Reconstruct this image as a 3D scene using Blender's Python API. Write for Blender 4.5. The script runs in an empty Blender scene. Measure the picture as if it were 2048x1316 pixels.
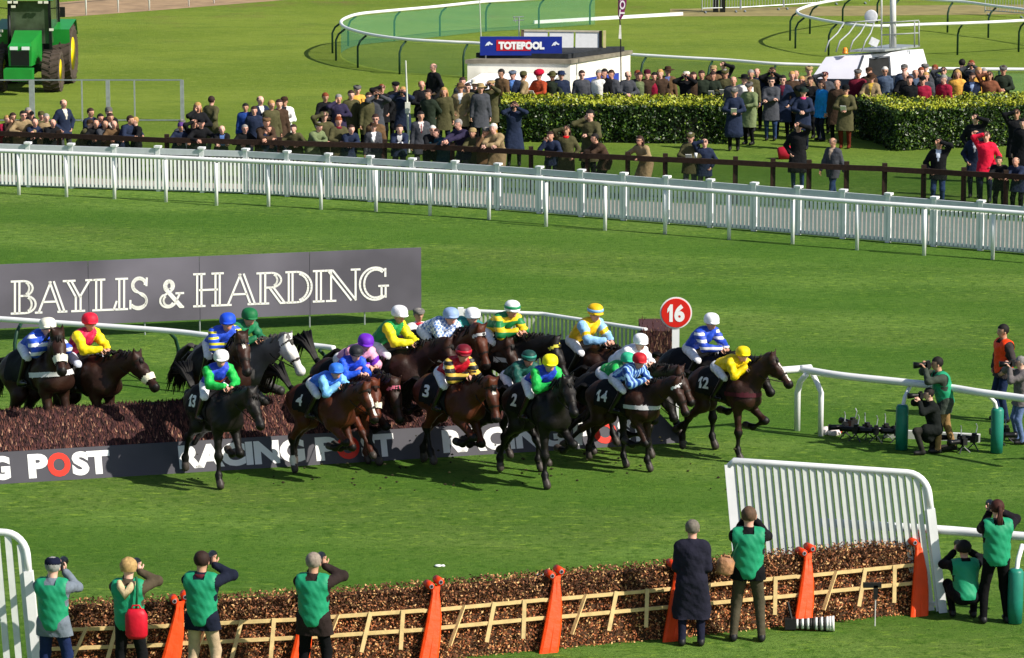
import bpy, math, random
import numpy as np
from mathutils import Vector, Matrix
from mathutils.bvhtree import BVHTree
R = math.radians
rnd = random.Random(7)
S = bpy.context.scene
COL = S.collection
# ------------------------------------------------------------------ camera
FPX, YH, KS = 7500.0, -700.0, 0.0708          # focal length in photo pixels, horizon row, pixels per metre per row
TH = math.atan((658 - YH) / FPX)
HC = math.cos(TH) ** 2 / KS
cam_d = bpy.data.cameras.new('camera'); cam = bpy.data.objects.new('camera', cam_d); COL.objects.link(cam)
cam.location = (0, 0, HC); cam.rotation_euler = (R(90) - TH, 0, 0)
cam_d.sensor_width = 36; cam_d.lens = 36 * FPX / 2048; cam_d.clip_start = 1; cam_d.clip_end = 6000
S.camera = cam
# ------------------------------------------------------------------ light
SUN_EL, SUN_AZ = R(39), R(-27)                 # azimuth from +x, negative = towards the camera
w = bpy.data.worlds.new('World'); S.world = w; w.use_nodes = True
nt = w.node_tree; bg = nt.nodes['Background']
sky = nt.nodes.new('ShaderNodeTexSky'); sky.sky_type = 'NISHITA'; sky.sun_disc = False
sd = Vector((math.cos(SUN_EL) * math.cos(SUN_AZ), math.cos(SUN_EL) * math.sin(SUN_AZ), math.sin(SUN_EL)))
sky.sun_elevation = SUN_EL; sky.sun_rotation = math.atan2(sd.x, sd.y)
nt.links.new(sky.outputs[0], bg.inputs[0]); bg.inputs[1].default_value = 0.075
sl = bpy.data.lights.new('sun', 'SUN'); sl.energy = 4.4; sl.angle = R(0.5); sl.color = (1, .93, .82)
so = bpy.data.objects.new('sun', sl); COL.objects.link(so); so.rotation_euler = sd.to_track_quat('Z', 'Y').to_euler(); so.location = (40, 40, 60)
S.view_settings.view_transform = 'Standard'; S.view_settings.look = 'None'
S.view_settings.exposure = 0.55; S.view_settings.gamma = 1

# ------------------------------------------------------------------ pixel -> place
CO = Vector((0, 0, HC))
FW = Vector((0, math.cos(TH), -math.sin(TH))); DN = Vector((0, -math.sin(TH), -math.cos(TH)))
def ray(px, py): return FW + Vector((1, 0, 0)) * ((px - 1024) / FPX) + DN * ((py - 658) / FPX)
def P(px, py, z=0.0):
    d = ray(px, py); return CO + d * ((z - HC) / d.z)
def PL(px, py, a, n):                          # on a plane through a, normal n
    d = ray(px, py); return CO + d * ((a - CO).dot(n) / d.dot(n))
def sc(y): return (y - YH) * KS                # pixels per metre on the ground row y

# ------------------------------------------------------------------ tagging
def tag(o, label=None, cat=None, group=None, kind=None):
    if label: o['label'] = label
    if cat: o['category'] = cat
    if group: o['group'] = group
    if kind: o['kind'] = kind
    return o
def thing(name, label, cat, loc=(0, 0, 0), rz=0, group=None):
    o = bpy.data.objects.new(name, None); COL.objects.link(o)
    o.empty_display_size = .1; o.location = loc; o.rotation_euler = (0, 0, rz)
    return tag(o, label, cat, group)
def link(name, me, parent=None):
    o = bpy.data.objects.new(name, me); COL.objects.link(o)
    if parent: o.parent = parent
    return o
def copy_tree(o, parent=None):
    c = o.copy(); COL.objects.link(c); c.parent = parent
    for ch in list(o.children): copy_tree(ch, c)
    return c

# ------------------------------------------------------------------ materials
MC = {}
def hexc(h):
    h = h.lstrip('#'); v = [int(h[i:i + 2], 16) / 255 for i in (0, 2, 4)]
    return tuple(((c + .055) / 1.055) ** 2.4 if c > .04045 else c / 12.92 for c in v)
def mat(col, rough=.8, var=.12, scale=9, bump=0.0, bscale=40, spec=.3, metal=0, sheen=0, key=''):
    if isinstance(col, str): col = hexc(col)
    k = (tuple(round(c, 4) for c in col), rough, var, scale, bump, bscale, spec, metal, sheen, key)
    if k in MC: return MC[k]
    m = bpy.data.materials.new('surface'); m.use_nodes = True; t = m.node_tree
    b = t.nodes['Principled BSDF']; b.inputs['Roughness'].default_value = rough
    b.inputs['Specular IOR Level'].default_value = spec; b.inputs['Metallic'].default_value = metal
    if sheen: b.inputs['Sheen Weight'].default_value = sheen
    b.inputs['Base Color'].default_value = (*col, 1)
    tc = t.nodes.new('ShaderNodeTexCoord')
    if var:
        n = t.nodes.new('ShaderNodeTexNoise'); n.inputs['Scale'].default_value = scale; n.inputs['Detail'].default_value = 3
        r = t.nodes.new('ShaderNodeValToRGB'); r.color_ramp.elements[0].position = .3; r.color_ramp.elements[1].position = .7
        r.color_ramp.elements[0].color = (*[c * (1 - var) for c in col], 1)
        r.color_ramp.elements[1].color = (*[min(1, c * (1 + var)) for c in col], 1)
        t.links.new(tc.outputs['Object'], n.inputs['Vector']); t.links.new(n.outputs[0], r.inputs[0]); t.links.new(r.outputs[0], b.inputs['Base Color'])
    if bump:
        n2 = t.nodes.new('ShaderNodeTexNoise'); n2.inputs['Scale'].default_value = bscale; n2.inputs['Detail'].default_value = 4
        bp = t.nodes.new('ShaderNodeBump'); bp.inputs['Strength'].default_value = bump; bp.inputs['Distance'].default_value = .02
        t.links.new(tc.outputs['Object'], n2.inputs['Vector']); t.links.new(n2.outputs[0], bp.inputs['Height']); t.links.new(bp.outputs[0], b.inputs['Normal'])
    MC[k] = m; return m
def cloth(c): return mat(c, .9, .16, 11, .8, 13, .15)
def pattern(kind, c1, c2, s=8):
    k = ('pat', kind, c1, c2, s)
    if k in MC: return MC[k]
    m = bpy.data.materials.new('silk_' + kind); m.use_nodes = True; t = m.node_tree; b = t.nodes['Principled BSDF']
    b.inputs['Roughness'].default_value = .55
    tc = t.nodes.new('ShaderNodeTexCoord'); mx = t.nodes.new('ShaderNodeMix'); mx.data_type = 'RGBA'
    mx.inputs[6].default_value = (*hexc(c1), 1); mx.inputs[7].default_value = (*hexc(c2), 1)
    if kind == 'check':
        x = t.nodes.new('ShaderNodeTexChecker'); x.inputs['Scale'].default_value = s; t.links.new(tc.outputs['Object'], x.inputs['Vector']); out = x.outputs['Fac']
    elif kind == 'spots':
        x = t.nodes.new('ShaderNodeTexVoronoi'); x.inputs['Scale'].default_value = s; x.inputs['Randomness'].default_value = .3
        t.links.new(tc.outputs['Object'], x.inputs['Vector'])
        g = t.nodes.new('ShaderNodeMath'); g.operation = 'LESS_THAN'; g.inputs[1].default_value = .33; t.links.new(x.outputs['Distance'], g.inputs[0]); out = g.outputs[0]
    else:
        sp = t.nodes.new('ShaderNodeSeparateXYZ'); t.links.new(tc.outputs['Object'], sp.inputs[0])
        a = t.nodes.new('ShaderNodeMath'); a.operation = 'MULTIPLY'; a.inputs[1].default_value = s
        src = {'stripes': 0, 'hoops': 2, 'bands': 1}[kind]; t.links.new(sp.outputs[src], a.inputs[0])
        f = t.nodes.new('ShaderNodeMath'); f.operation = 'FRACT'; t.links.new(a.outputs[0], f.inputs[0])
        g = t.nodes.new('ShaderNodeMath'); g.operation = 'LESS_THAN'; g.inputs[1].default_value = .42; t.links.new(f.outputs[0], g.inputs[0]); out = g.outputs[0]
    t.links.new(out, mx.inputs[0]); t.links.new(mx.outputs[2], b.inputs['Base Color'])
    MC[k] = m; return m
WHITE = mat((.85, .86, .86), .4, .06, 3, spec=.4); OFFW = mat((.62, .62, .6), .5, .1)
BLACK = mat((.012, .012, .013), .5, .1); DARKMETAL = mat((.05, .055, .06), .45, .1, metal=.3)
GALV = mat((.42, .45, .47), .4, .12, metal=.5)
SKIN = mat((.62, .32, .22), .55, .1, 12, spec=.35, key='skin')

# ------------------------------------------------------------------ mesh builder
class MB:
    def __init__(s): s.v = []; s.f = []; s.m = []; s.mi = 0
    def add(s, vs, fs, mi=None):
        b = len(s.v); s.v += [tuple(v) for v in vs]; s.f += [tuple(i + b for i in f) for f in fs]
        s.m += [s.mi if mi is None else mi] * len(fs); return s
    def box(s, c, d, M=None, mi=None):
        x, y, z = (k / 2 for k in d)
        vs = [Vector((a, b, e)) for a in (-x, x) for b in (-y, y) for e in (-z, z)]
        vs = [(M @ v if M else v) + Vector(c) for v in vs]
        return s.add(vs, [(0, 1, 3, 2), (4, 6, 7, 5), (0, 4, 5, 1), (2, 3, 7, 6), (0, 2, 6, 4), (1, 5, 7, 3)], mi)
    def bar(s, a, b, wd, ht, mi=None):             # rectangular bar between two points
        a = Vector(a); b = Vector(b); d = (b - a); L = d.length; d.normalize()
        up = Vector((0, 0, 1)) if abs(d.z) < .9 else Vector((0, 1, 0))
        x = d.cross(up).normalized(); u = x.cross(d)
        vs = []
        for p in (a, b):
            for i, j in ((-1, -1), (1, -1), (1, 1), (-1, 1)): vs.append(p + x * i * wd / 2 + u * j * ht / 2)
        return s.add(vs, [(3, 2, 1, 0), (4, 5, 6, 7), (0, 1, 5, 4), (1, 2, 6, 5), (2, 3, 7, 6), (3, 0, 4, 7)], mi)
    def tube(s, pts, r, n=8, mi=None, cap=True):
        pts = [Vector(p) for p in pts]; rs = r if isinstance(r, (list, tuple)) else [r] * len(pts)
        vs = []; fs = []; px = None
        for i, p in enumerate(pts):
            d = (pts[min(i + 1, len(pts) - 1)] - pts[max(i - 1, 0)]).normalized()
            if px is None:
                ref = Vector((0, 0, 1)) if abs(d.z) < .9 else Vector((1, 0, 0)); px = d.cross(ref).normalized()
            px = (px - d * px.dot(d)).normalized(); py = d.cross(px)
            for k in range(n):
                a = 2 * math.pi * k / n; vs.append(p + (px * math.cos(a) + py * math.sin(a)) * rs[i])
        for i in range(len(pts) - 1):
            for k in range(n):
                k2 = (k + 1) % n; fs.append((i * n + k, i * n + k2, (i + 1) * n + k2, (i + 1) * n + k))
        if cap: fs.append(tuple(range(n))[::-1]); fs.append(tuple((len(pts) - 1) * n + k for k in range(n)))
        return s.add(vs, fs, mi)
    def lathe(s, prof, n=16, M=None, mi=None, sx=1, sy=1):
        vs = []; fs = []
        for r, z in prof:
            for k in range(n):
                a = 2 * math.pi * k / n; v = Vector((r * math.cos(a) * sx, r * math.sin(a) * sy, z)); vs.append(M @ v if M else v)
        for i in range(len(prof) - 1):
            for k in range(n):
                k2 = (k + 1) % n; fs.append((i * n + k, i * n + k2, (i + 1) * n + k2, (i + 1) * n + k))
        fs.append(tuple(range(n))[::-1]); fs.append(tuple((len(prof) - 1) * n + k for k in range(n)))
        return s.add(vs, fs, mi)
    def ball(s, c, r, n=10, mi=None, M=None):
        rr = r if isinstance(r, (tuple, list)) else (r, r, r); vs = []; fs = []; m = n // 2
        for i in range(m + 1):
            t = math.pi * i / m
            for k in range(n):
                a = 2 * math.pi * k / n; v = Vector((rr[0] * math.sin(t) * math.cos(a), rr[1] * math.sin(t) * math.sin(a), rr[2] * math.cos(t)))
                vs.append((M @ v if M else v) + Vector(c))
        for i in range(m):
            for k in range(n):
                k2 = (k + 1) % n; fs.append((i * n + k, (i + 1) * n + k, (i + 1) * n + k2, i * n + k2))
        return s.add(vs, fs, mi)
    def poly(s, pts, th, nrm, mi=None):            # flat polygon given thickness along nrm
        n = Vector(nrm); k = len(pts); vs = [Vector(p) for p in pts] + [Vector(p) + n * th for p in pts]
        fs = [tuple(range(k))[::-1], tuple(range(k, 2 * k))] + [(i, (i + 1) % k, k + (i + 1) % k, k + i) for i in range(k)]
        return s.add(vs, fs, mi)
    def mesh(s, name, mats, smooth=False):
        me = bpy.data.meshes.new(name); me.from_pydata(s.v, [], s.f)
        for m in (mats if isinstance(mats, (list, tuple)) else [mats]): me.materials.append(m)
        me.polygons.foreach_set('material_index', s.m)
        if smooth: me.polygons.foreach_set('use_smooth', [True] * len(s.f))
        me.update(); return me
    def build(s, name, mats, parent=None, smooth=False):
        return link(name, s.mesh(name, mats, smooth), parent)
    def build_local(s, name, mats, parent, smooth=False):   # verts are in world space; make them local to an unrotated, unscaled parent
        o = parent.location; s.v = [(v[0] - o.x, v[1] - o.y, v[2] - o.z) for v in s.v]
        return s.build(name, mats, parent, smooth)

def text_mesh(txt, bold=.0, shear=0):
    cu = bpy.data.curves.new('text', 'FONT'); cu.body = txt; cu.size = 1; cu.offset = bold; cu.shear = shear; cu.resolution_u = 4
    cu.align_x = 'LEFT'; o = bpy.data.objects.new('text', cu); COL.objects.link(o)
    dg = bpy.context.evaluated_depsgraph_get(); me = bpy.data.meshes.new_from_object(o.evaluated_get(dg))
    vs = [v.co.copy() for v in me.vertices]; fs = [tuple(p.vertices) for p in me.polygons]
    bpy.data.objects.remove(o); bpy.data.meshes.remove(me); bpy.data.curves.remove(cu)
    xs = [v.x for v in vs]; ys = [v.y for v in vs]; x0, x1, y0, y1 = min(xs), max(xs), min(ys), max(ys)
    return [((v.x - x0) / (x1 - x0), (v.y - y0) / (y1 - y0)) for v in vs], fs
def put_text(mb, txt, fn, bold=.02, mi=None):
    vs, fs = text_mesh(txt, bold); mb.add([fn(u, v) for u, v in vs], fs, mi)

def put_number(mb, txt, fn, bold=.03):
    ws = [.55 if c == '1' else 1 for c in txt]; tot = sum(ws) + .12 * (len(txt) - 1); x = 0
    for c, w_ in zip(txt, ws):
        a, b = x / tot, (x + w_) / tot; x += w_ + .12
        if c == '1':
            pts = [(.35, 0), (.95, 0), (.95, 1), (.5, 1), (0, .74), (0, .5), (.35, .66)]; mb.add([fn(a + (b - a) * u, v) for u, v in pts], [(0, 1, 2, 6), (6, 2, 3, 4, 5)])
        else: put_text(mb, c, lambda u, v: fn(a + (b - a) * u, v), bold)

# ------------------------------------------------------------------ implicit bodies (rounded cones, blended, surface nets)
def sdf_mesh(prims, vox, k=.03, wob=0.0):
    """prims: (a, b, ra, rb, id[, width_axis, width_factor]) -> verts, quads, face ids"""
    lo = np.array([1e9] * 3); hi = -lo
    for p in prims:
        for q, r in ((p[0], p[2]), (p[1], p[3])):
            q = np.array(q, float); f = max(1, p[6]) if len(p) > 6 else 1
            lo = np.minimum(lo, q - r * f); hi = np.maximum(hi, q + r * f)
    lo -= 3 * vox; hi += 3 * vox
    n = np.ceil((hi - lo) / vox).astype(int) + 1
    ax = [lo[i] + vox * np.arange(n[i]) for i in range(3)]
    D = np.full(n, .5, np.float32); B = np.full(n, .5, np.float32); I = np.zeros(n, np.int16)
    for p in prims:
        a = np.array(p[0], float); b = np.array(p[1], float); ra, rb, pid = p[2], p[3], p[4]
        f = max(1, p[6]) if len(p) > 6 else 1; mg = max(ra, rb) * f + k + 2 * vox
        l = np.clip(((np.minimum(a, b) - mg - lo) / vox).astype(int), 0, n); h = np.clip(((np.maximum(a, b) + mg - lo) / vox).astype(int) + 1, 0, n)
        X, Y, Z = np.meshgrid(ax[0][l[0]:h[0]], ax[1][l[1]:h[1]], ax[2][l[2]:h[2]], indexing='ij')
        ab = b - a; L2 = float(ab @ ab) or 1e-9
        t = np.clip(((X - a[0]) * ab[0] + (Y - a[1]) * ab[1] + (Z - a[2]) * ab[2]) / L2, 0, 1)
        vx = X - a[0] - t * ab[0]; vy = Y - a[1] - t * ab[1]; vz = Z - a[2] - t * ab[2]
        if len(p) > 6:
            w = np.array(p[5], float); w /= np.linalg.norm(w); kk = p[6]
            c = (vx * w[0] + vy * w[1] + vz * w[2]) * (1 / kk - 1); vx = vx + c * w[0]; vy = vy + c * w[1]; vz = vz + c * w[2]
        d = (np.sqrt(vx * vx + vy * vy + vz * vz) - (ra + t * (rb - ra))).astype(np.float32)
        sl_ = (slice(l[0], h[0]), slice(l[1], h[1]), slice(l[2], h[2]))
        o = D[sl_]; hh = np.maximum(k - np.abs(o - d), 0) / k
        bb = B[sl_]; I[sl_] = np.where(d < bb, pid, I[sl_]); B[sl_] = np.minimum(bb, d)
        D[sl_] = np.minimum(o, d) - hh * hh * k * .25
    if wob:
        X, Y, Z = np.meshgrid(*ax, indexing='ij')
        D = D + wob * (np.sin(X * 31 + Z * 17 + 1.3) * np.sin(Z * 27 - Y * 19) + .6 * np.sin(X * 53 + Y * 47) * np.sin(Z * 41 + X * 23)).astype(np.float32)
    inside = D < 0
    n0, n1, n2 = n
    c = inside[:-1, :-1, :-1].astype(np.int8)
    cnt = sum(inside[i:n0 - 1 + i, j:n1 - 1 + j, m:n2 - 1 + m].astype(np.int8) for i in (0, 1) for j in (0, 1) for m in (0, 1))
    act = (cnt > 0) & (cnt < 8)
    idx = -np.ones(act.shape, np.int32); ci = np.argwhere(act); idx[act] = np.arange(len(ci))
    acc = np.zeros((len(ci), 3)); num = np.zeros(len(ci))
    for d in range(3):
        o1, o2 = [q for q in range(3) if q != d]
        for u in (0, 1):
            for v in (0, 1):
                off = np.zeros(3, int); off[o1] = u; off[o2] = v; p0 = ci + off; p1 = p0.copy(); p1[:, d] += 1
                f0 = D[tuple(p0.T)]; f1 = D[tuple(p1.T)]; x = (f0 < 0) != (f1 < 0)
                t = np.where(x, f0 / np.where(x, f0 - f1, 1), 0); q = p0.astype(float); q[:, d] += t
                acc += q * x[:, None]; num += x
    V = lo + vox * acc / np.maximum(num, 1)[:, None]
    F = []
    for d in range(3):
        o1, o2 = (d + 1) % 3, (d + 2) % 3
        s0 = [slice(1, m - 1) for m in n]; s0[d] = slice(0, n[d] - 1); s1 = list(s0); s1[d] = slice(1, n[d])
        A = inside[tuple(s0)]; Bq = inside[tuple(s1)]; e = np.argwhere(A != Bq)
        if not len(e): continue
        fl = A[tuple(e.T)]; base = e.copy()
        for q in range(3):
            if q != d: base[:, q] += 1
        def at(u, v):
            p = base.copy(); p[:, o1] -= u; p[:, o2] -= v; return idx[tuple(p.T)]
        q = np.stack([at(1, 1), at(0, 1), at(0, 0), at(1, 0)], 1); q[~fl] = q[~fl][:, ::-1]; F.append(q)
    F = np.concatenate(F); ids = I[tuple(ci.T)]
    return V, F, ids[F[:, 0]]
def np_mesh(name, V, F, mi, mats, extra=None):
    me = bpy.data.meshes.new(name)
    vs = V.tolist(); fs = F.tolist(); mm = list(mi)
    if extra:
        b = len(vs); vs += extra.v; fs += [tuple(i + b for i in f) for f in extra.f]; mm += extra.m
    me.from_pydata(vs, [], fs)
    for m in mats: me.materials.append(m)
    me.polygons.foreach_set('material_index', [int(i) for i in mm]); me.polygons.foreach_set('use_smooth', [True] * len(fs))
    me.update(); return me
def ik(a, c, l1, l2, hint):
    a = Vector(a); c = Vector(c); d = c - a; L = d.length; L = min(L, (l1 + l2) * .999); d.normalize(); c = a + d * L
    x = (l1 * l1 - l2 * l2 + L * L) / (2 * L); h = math.sqrt(max(l1 * l1 - x * x, 0))
    hv = Vector(hint); hv = (hv - d * hv.dot(d)).normalized(); return a + d * x + hv * h, c

# ================================================================== people
def V3(x, y, z): return Vector((x, y, z))
def hand_mb(mb, wrist, fdir, pn, side, curl=.5, mi=0, s=1.0):
    f = Vector(fdir).normalized(); n = Vector(pn); n = (n - f * n.dot(f)).normalized(); t = f.cross(n) * side   # t: towards thumb
    w = Vector(wrist); A = lambda a, b, c: w + (f * a + t * b + n * c) * s
    M = Matrix((t * s, f * s, n * s)).transposed()
    mb.ball(A(.05, 0, 0), (.042, .055, .017), 8, mi, M)
    for i, (b, L) in enumerate(((.03, .068), (.01, .078), (-.011, .072), (-.031, .055))):
        c = curl * (1 + .12 * i); p0 = A(.088, b, 0); p1 = A(.088 + L * .5 * math.cos(c), b * 1.1, -L * .5 * math.sin(c))
        p2 = p1 + (f * math.cos(2 * c) - n * math.sin(2 * c)) * L * .35 * s; p3 = p2 + (f * math.cos(2.6 * c) - n * math.sin(2.6 * c)) * L * .25 * s
        mb.tube([p0, p1, p2, p3], [.0105 * s, .0098 * s, .009 * s, .007 * s], 5, mi)
    mb.tube([A(.02, .03, 0), A(.05, .056, -.008), A(.075, .062, -.022), A(.092, .058, -.03)], [.014 * s, .012 * s, .011 * s, .008 * s], 5, mi)

POSES = {
 'stand': dict(h=((.27, .06, .80), (-.27, .06, .80))),
 'pocket': dict(h=((.2, .1, .95), (-.2, .1, .95)), e=((1, -.6, 0), (-1, -.6, 0)), feet=.15),
 'fold': dict(h=((-.07, .23, 1.18), (.07, .25, 1.14)), e=((1, .2, -.6), (-1, .2, -.6))),
 'hold': dict(h=((.07, .3, 1.12), (-.07, .3, 1.12)), e=((1, 0, -.7), (-1, 0, -.7)), hp=-12),
 'bino': dict(h=((.07, .19, 1.60), (-.07, .19, 1.60)), e=((1, .2, -.5), (-1, .2, -.5)), feet=.14),
 'shade': dict(h=((.05, .155, 1.70), (-.2, .1, .95)), e=((1, .15, .1), (-1, -.6, 0))),
 'shadel': dict(h=((.2, .1, .95), (-.05, .155, 1.70)), e=((1, -.6, 0), (-1, .15, .1))),
 'phone': dict(h=((.11, .12, 1.55), (-.04, .24, 1.2)), e=((1, .5, -.6), (-1, .2, -.6))),
 'lean': dict(lean=28, hip=(0, -.12, .92), h=((.2, .42, 1.12), (-.2, .44, 1.12)), e=((1, -.1, -.4), (-1, -.1, -.4)), hp=4),
 'leanin': dict(lean=34, hip=(0, -.16, .92), h=((-.05, .45, 1.12), (.08, .47, 1.12)), e=((1, 0, -.2), (-1, 0, -.2)), hp=6),
 'leanface': dict(lean=24, hip=(0, -.1, .92), h=((.12, .3, 1.42), (-.1, .42, 1.1)), e=((.5, .8, -.8), (-1, -.1, -.4)), hp=0),
 'reach': dict(lean=26, hip=(0, -.12, .92), h=((.1, .62, 1.16), (-.06, .62, 1.2)), e=((1, 0, -.6), (-1, 0, -.6)), hp=0),
 'behind': dict(h=((.04, -.2, 1.0), (-.04, -.2, 1.0)), e=((1, -.4, 0), (-1, -.4, 0)), feet=.14),
 'walk': dict(h=((.26, .22, .86), (-.27, -.14, .84)), f=((.09, -.28, .1), (-.09, .3, .09)), hp=-18),
 'photo': dict(h=((.1, .2, 1.56), (-.05, .26, 1.54)), e=((1, .1, -.6), (-.35, .5, -1)), feet=.17, hp=-4),
 'front': dict(h=((.13, .22, .98), (-.13, .22, .98)), e=((.5, -1, -.3), (-.5, -1, -.3)), feet=.13),
 'photodown': dict(h=((.08, .24, 1.54), (-.06, .26, 1.54)), e=((.75, .3, -1), (-.5, .4, -1)), feet=.18, hp=-4),
 'photolean': dict(lean=14, h=((.1, .30, 1.56), (-.06, .40, 1.54)), e=((1, .1, -.7), (-1, .3, -1)), feet=.16, hp=-2, f=((.14, -.2, .09), (-.14, .16, .09))),
 'kneel': dict(lean=12, hip=(0, 0, .52), h=((.1, .28, 1.10), (-.08, .36, 1.08)), e=((1, .1, -.6), (-1, .3, -1)), f=((.12, -.42, .1), (-.13, .3, .09)), kn=((0, 1, -1.4), (0, 1, .8)), hp=-2),
 'crouch': dict(lean=22, hip=(0, -.05, .4), h=((.1, .36, 1.0), (-.1, .4, .98)), e=((1, .1, -.6), (-1, .3, -1)), f=((.15, .12, .09), (-.15, .22, .09)), kn=((.3, 1, .6), (-.3, 1, .6)), hp=0),
}
PG = {}
def joints(p):
    J = {}; L = R(p.get('lean', 0)); hip = V3(*p.get('hip', (0, 0, .94))); d = V3(0, math.sin(L), math.cos(L)); fw = V3(0, math.cos(L), -math.sin(L))
    J['hip'] = hip; J['d'] = d; J['fw'] = fw; J['chest'] = hip + d * .36; J['nb'] = hip + d * .50
    J['sh'] = [hip + d * .455 + V3(.175 * s, 0, 0) for s in (1, -1)]
    hp = R(p.get('hp', 0)); hy = R(p.get('hy', 0))
    hm = Matrix.Rotation(hy, 3, 'Z') @ Matrix.Rotation(hp, 3, 'X')
    hc = J['nb'] + d * .09 + V3(0, .03, .1) + fw * .0
    J['head'] = hc; J['hm'] = hm
    J['arm'] = []
    for i, s in enumerate((1, -1)):
        e = p.get('e', ((.6, -1, 0), (-.6, -1, 0)))[i]
        el, wr = ik(J['sh'][i], p['h'][i], .29, .265, e); J['arm'].append((el, wr))
    J['leg'] = []
    ft = p.get('f') or tuple(((p.get('feet', .11)) * s, .0, .085) for s in (1, -1))
    for i, s in enumerate((1, -1)):
        hj = hip + V3(.09 * s, 0, -.02); kn, an = ik(hj, ft[i], .435, .425, p.get('kn', ((.12, 1, 0), (-.12, 1, 0)))[i]); J['leg'].append((hj, kn, an))
    return J
def head_detail(mb, c, M, s=1.0, glasses=False):
    T = lambda x, y, z: c + M @ (V3(x, y, z) * s)
    for q in (-1, 1):
        mb.ball(T(.033 * q, .088, .010), (.010 * s, .005, .005 * s), 6, 3)                # eye
        mb.tube([T(.018 * q, .097, .032), T(.05 * q, .086, .034)], .003 * s, 4, 3)       # brow
        mb.ball(T(.086 * q, -.002, -.005), (.012, .02, .032), 6, 0)                        # ear
    mb.ball(T(0, .092, -.052), (.026 * s, .008, .008 * s), 6, 4)                           # mouth
def head_prims(J, id_=0, s=1.0):
    c = J['head']; M = J['hm']; T = lambda x, y, z: tuple(c + M @ V3(x, y, z))
    return [(T(0, -.012, .035), T(0, -.012, .035), .093, .093, id_), (T(0, .015, .02), T(0, .03, -.05), .078, .055, id_, tuple(M @ V3(1, 0, 0)), .95),
            (T(0, .085, .015), T(0, .108, -.018), .011, .016, id_), (tuple(J['nb']), tuple(c + M @ V3(0, -.01, -.03)), .062, .055, id_)]
def body_prims(J, cuff=True):
    hip, d, ch = J['hip'], J['d'], J['chest']; X = (1, 0, 0)
    P_ = head_prims(J)
    P_ += [(tuple(hip + V3(-.07, 0, 0)), tuple(hip + V3(.07, 0, 0)), .118, .118, 1), (tuple(hip + d * .05), tuple(ch), .115, .13, 2, X, 1.25), (tuple(J['sh'][0] - V3(.06, 0, 0)), tuple(J['sh'][1] + V3(.06, 0, 0)), .085, .085, 2)]
    for i in (0, 1):
        el, wr = J['arm'][i]; P_ += [(tuple(J['sh'][i]), tuple(el), .055, .043, 2), (tuple(el), tuple(wr), .042, .028, 0)]
        hj, kn, an = J['leg'][i]; P_ += [(tuple(hj), tuple(kn), .098, .07, 1), (tuple(kn), tuple(an), .07, .052, 1)]
        sfw = V3(0, .15, -.035) if an.z < .2 else V3(0, .1, -.1)
        P_ += [(tuple(an + V3(0, -.03, -.04)), tuple(an + sfw), .045, .038, 5, X, 1.05)]
    return P_
def coat_prims(J, length, puff=0.0):
    hip, d, ch = J['hip'], J['d'], J['chest']; X = (1, 0, 0); f = .012 + puff
    P_ = [(tuple(hip + d * .02), tuple(ch), .128 + f, .15 + f, 0, X, 1.28), (tuple(J['sh'][0] - V3(.05, 0, 0)), tuple(J['sh'][1] + V3(.05, 0, 0)), .095 + f, .095 + f, 0), (tuple(J['nb'] - d * .03), tuple(J['nb'] + d * .025), .088, .07, 0)]
    for i in (0, 1):
        el, wr = J['arm'][i]; P_ += [(tuple(J['sh'][i]), tuple(el), .066 + f, .05 + f, 0), (tuple(el), tuple(wr - (wr - el).normalized() * .02), .05 + f, .04 + f, 0)]
    if length > .02:
        for i in (0, 1):
            hj, kn, an = J['leg'][i]; dr = (kn - hj).normalized(); L1 = min(length + .1, .44); P_.append((tuple(hj), tuple(hj + dr * L1), .118 + f, .112 + f + length * .05, 0))
            if length > .36: P_.append((tuple(kn), tuple(kn + (an - kn).normalized() * (length - .26)), .125, .14, 0))
        m0 = (J['leg'][0][1] + J['leg'][1][1]) / 2; dm = (m0 - hip).normalized()
        P_.append((tuple(hip), tuple(hip + dm * min(length + .1, .44)), .12 + f, .12 + f + length * .06, 0, X, 1.15))
        if length > .36: P_.append((tuple(m0), tuple(m0 - V3(0, 0, length - .26)), .14, .15, 0, X, 1.15))
    return P_
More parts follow.
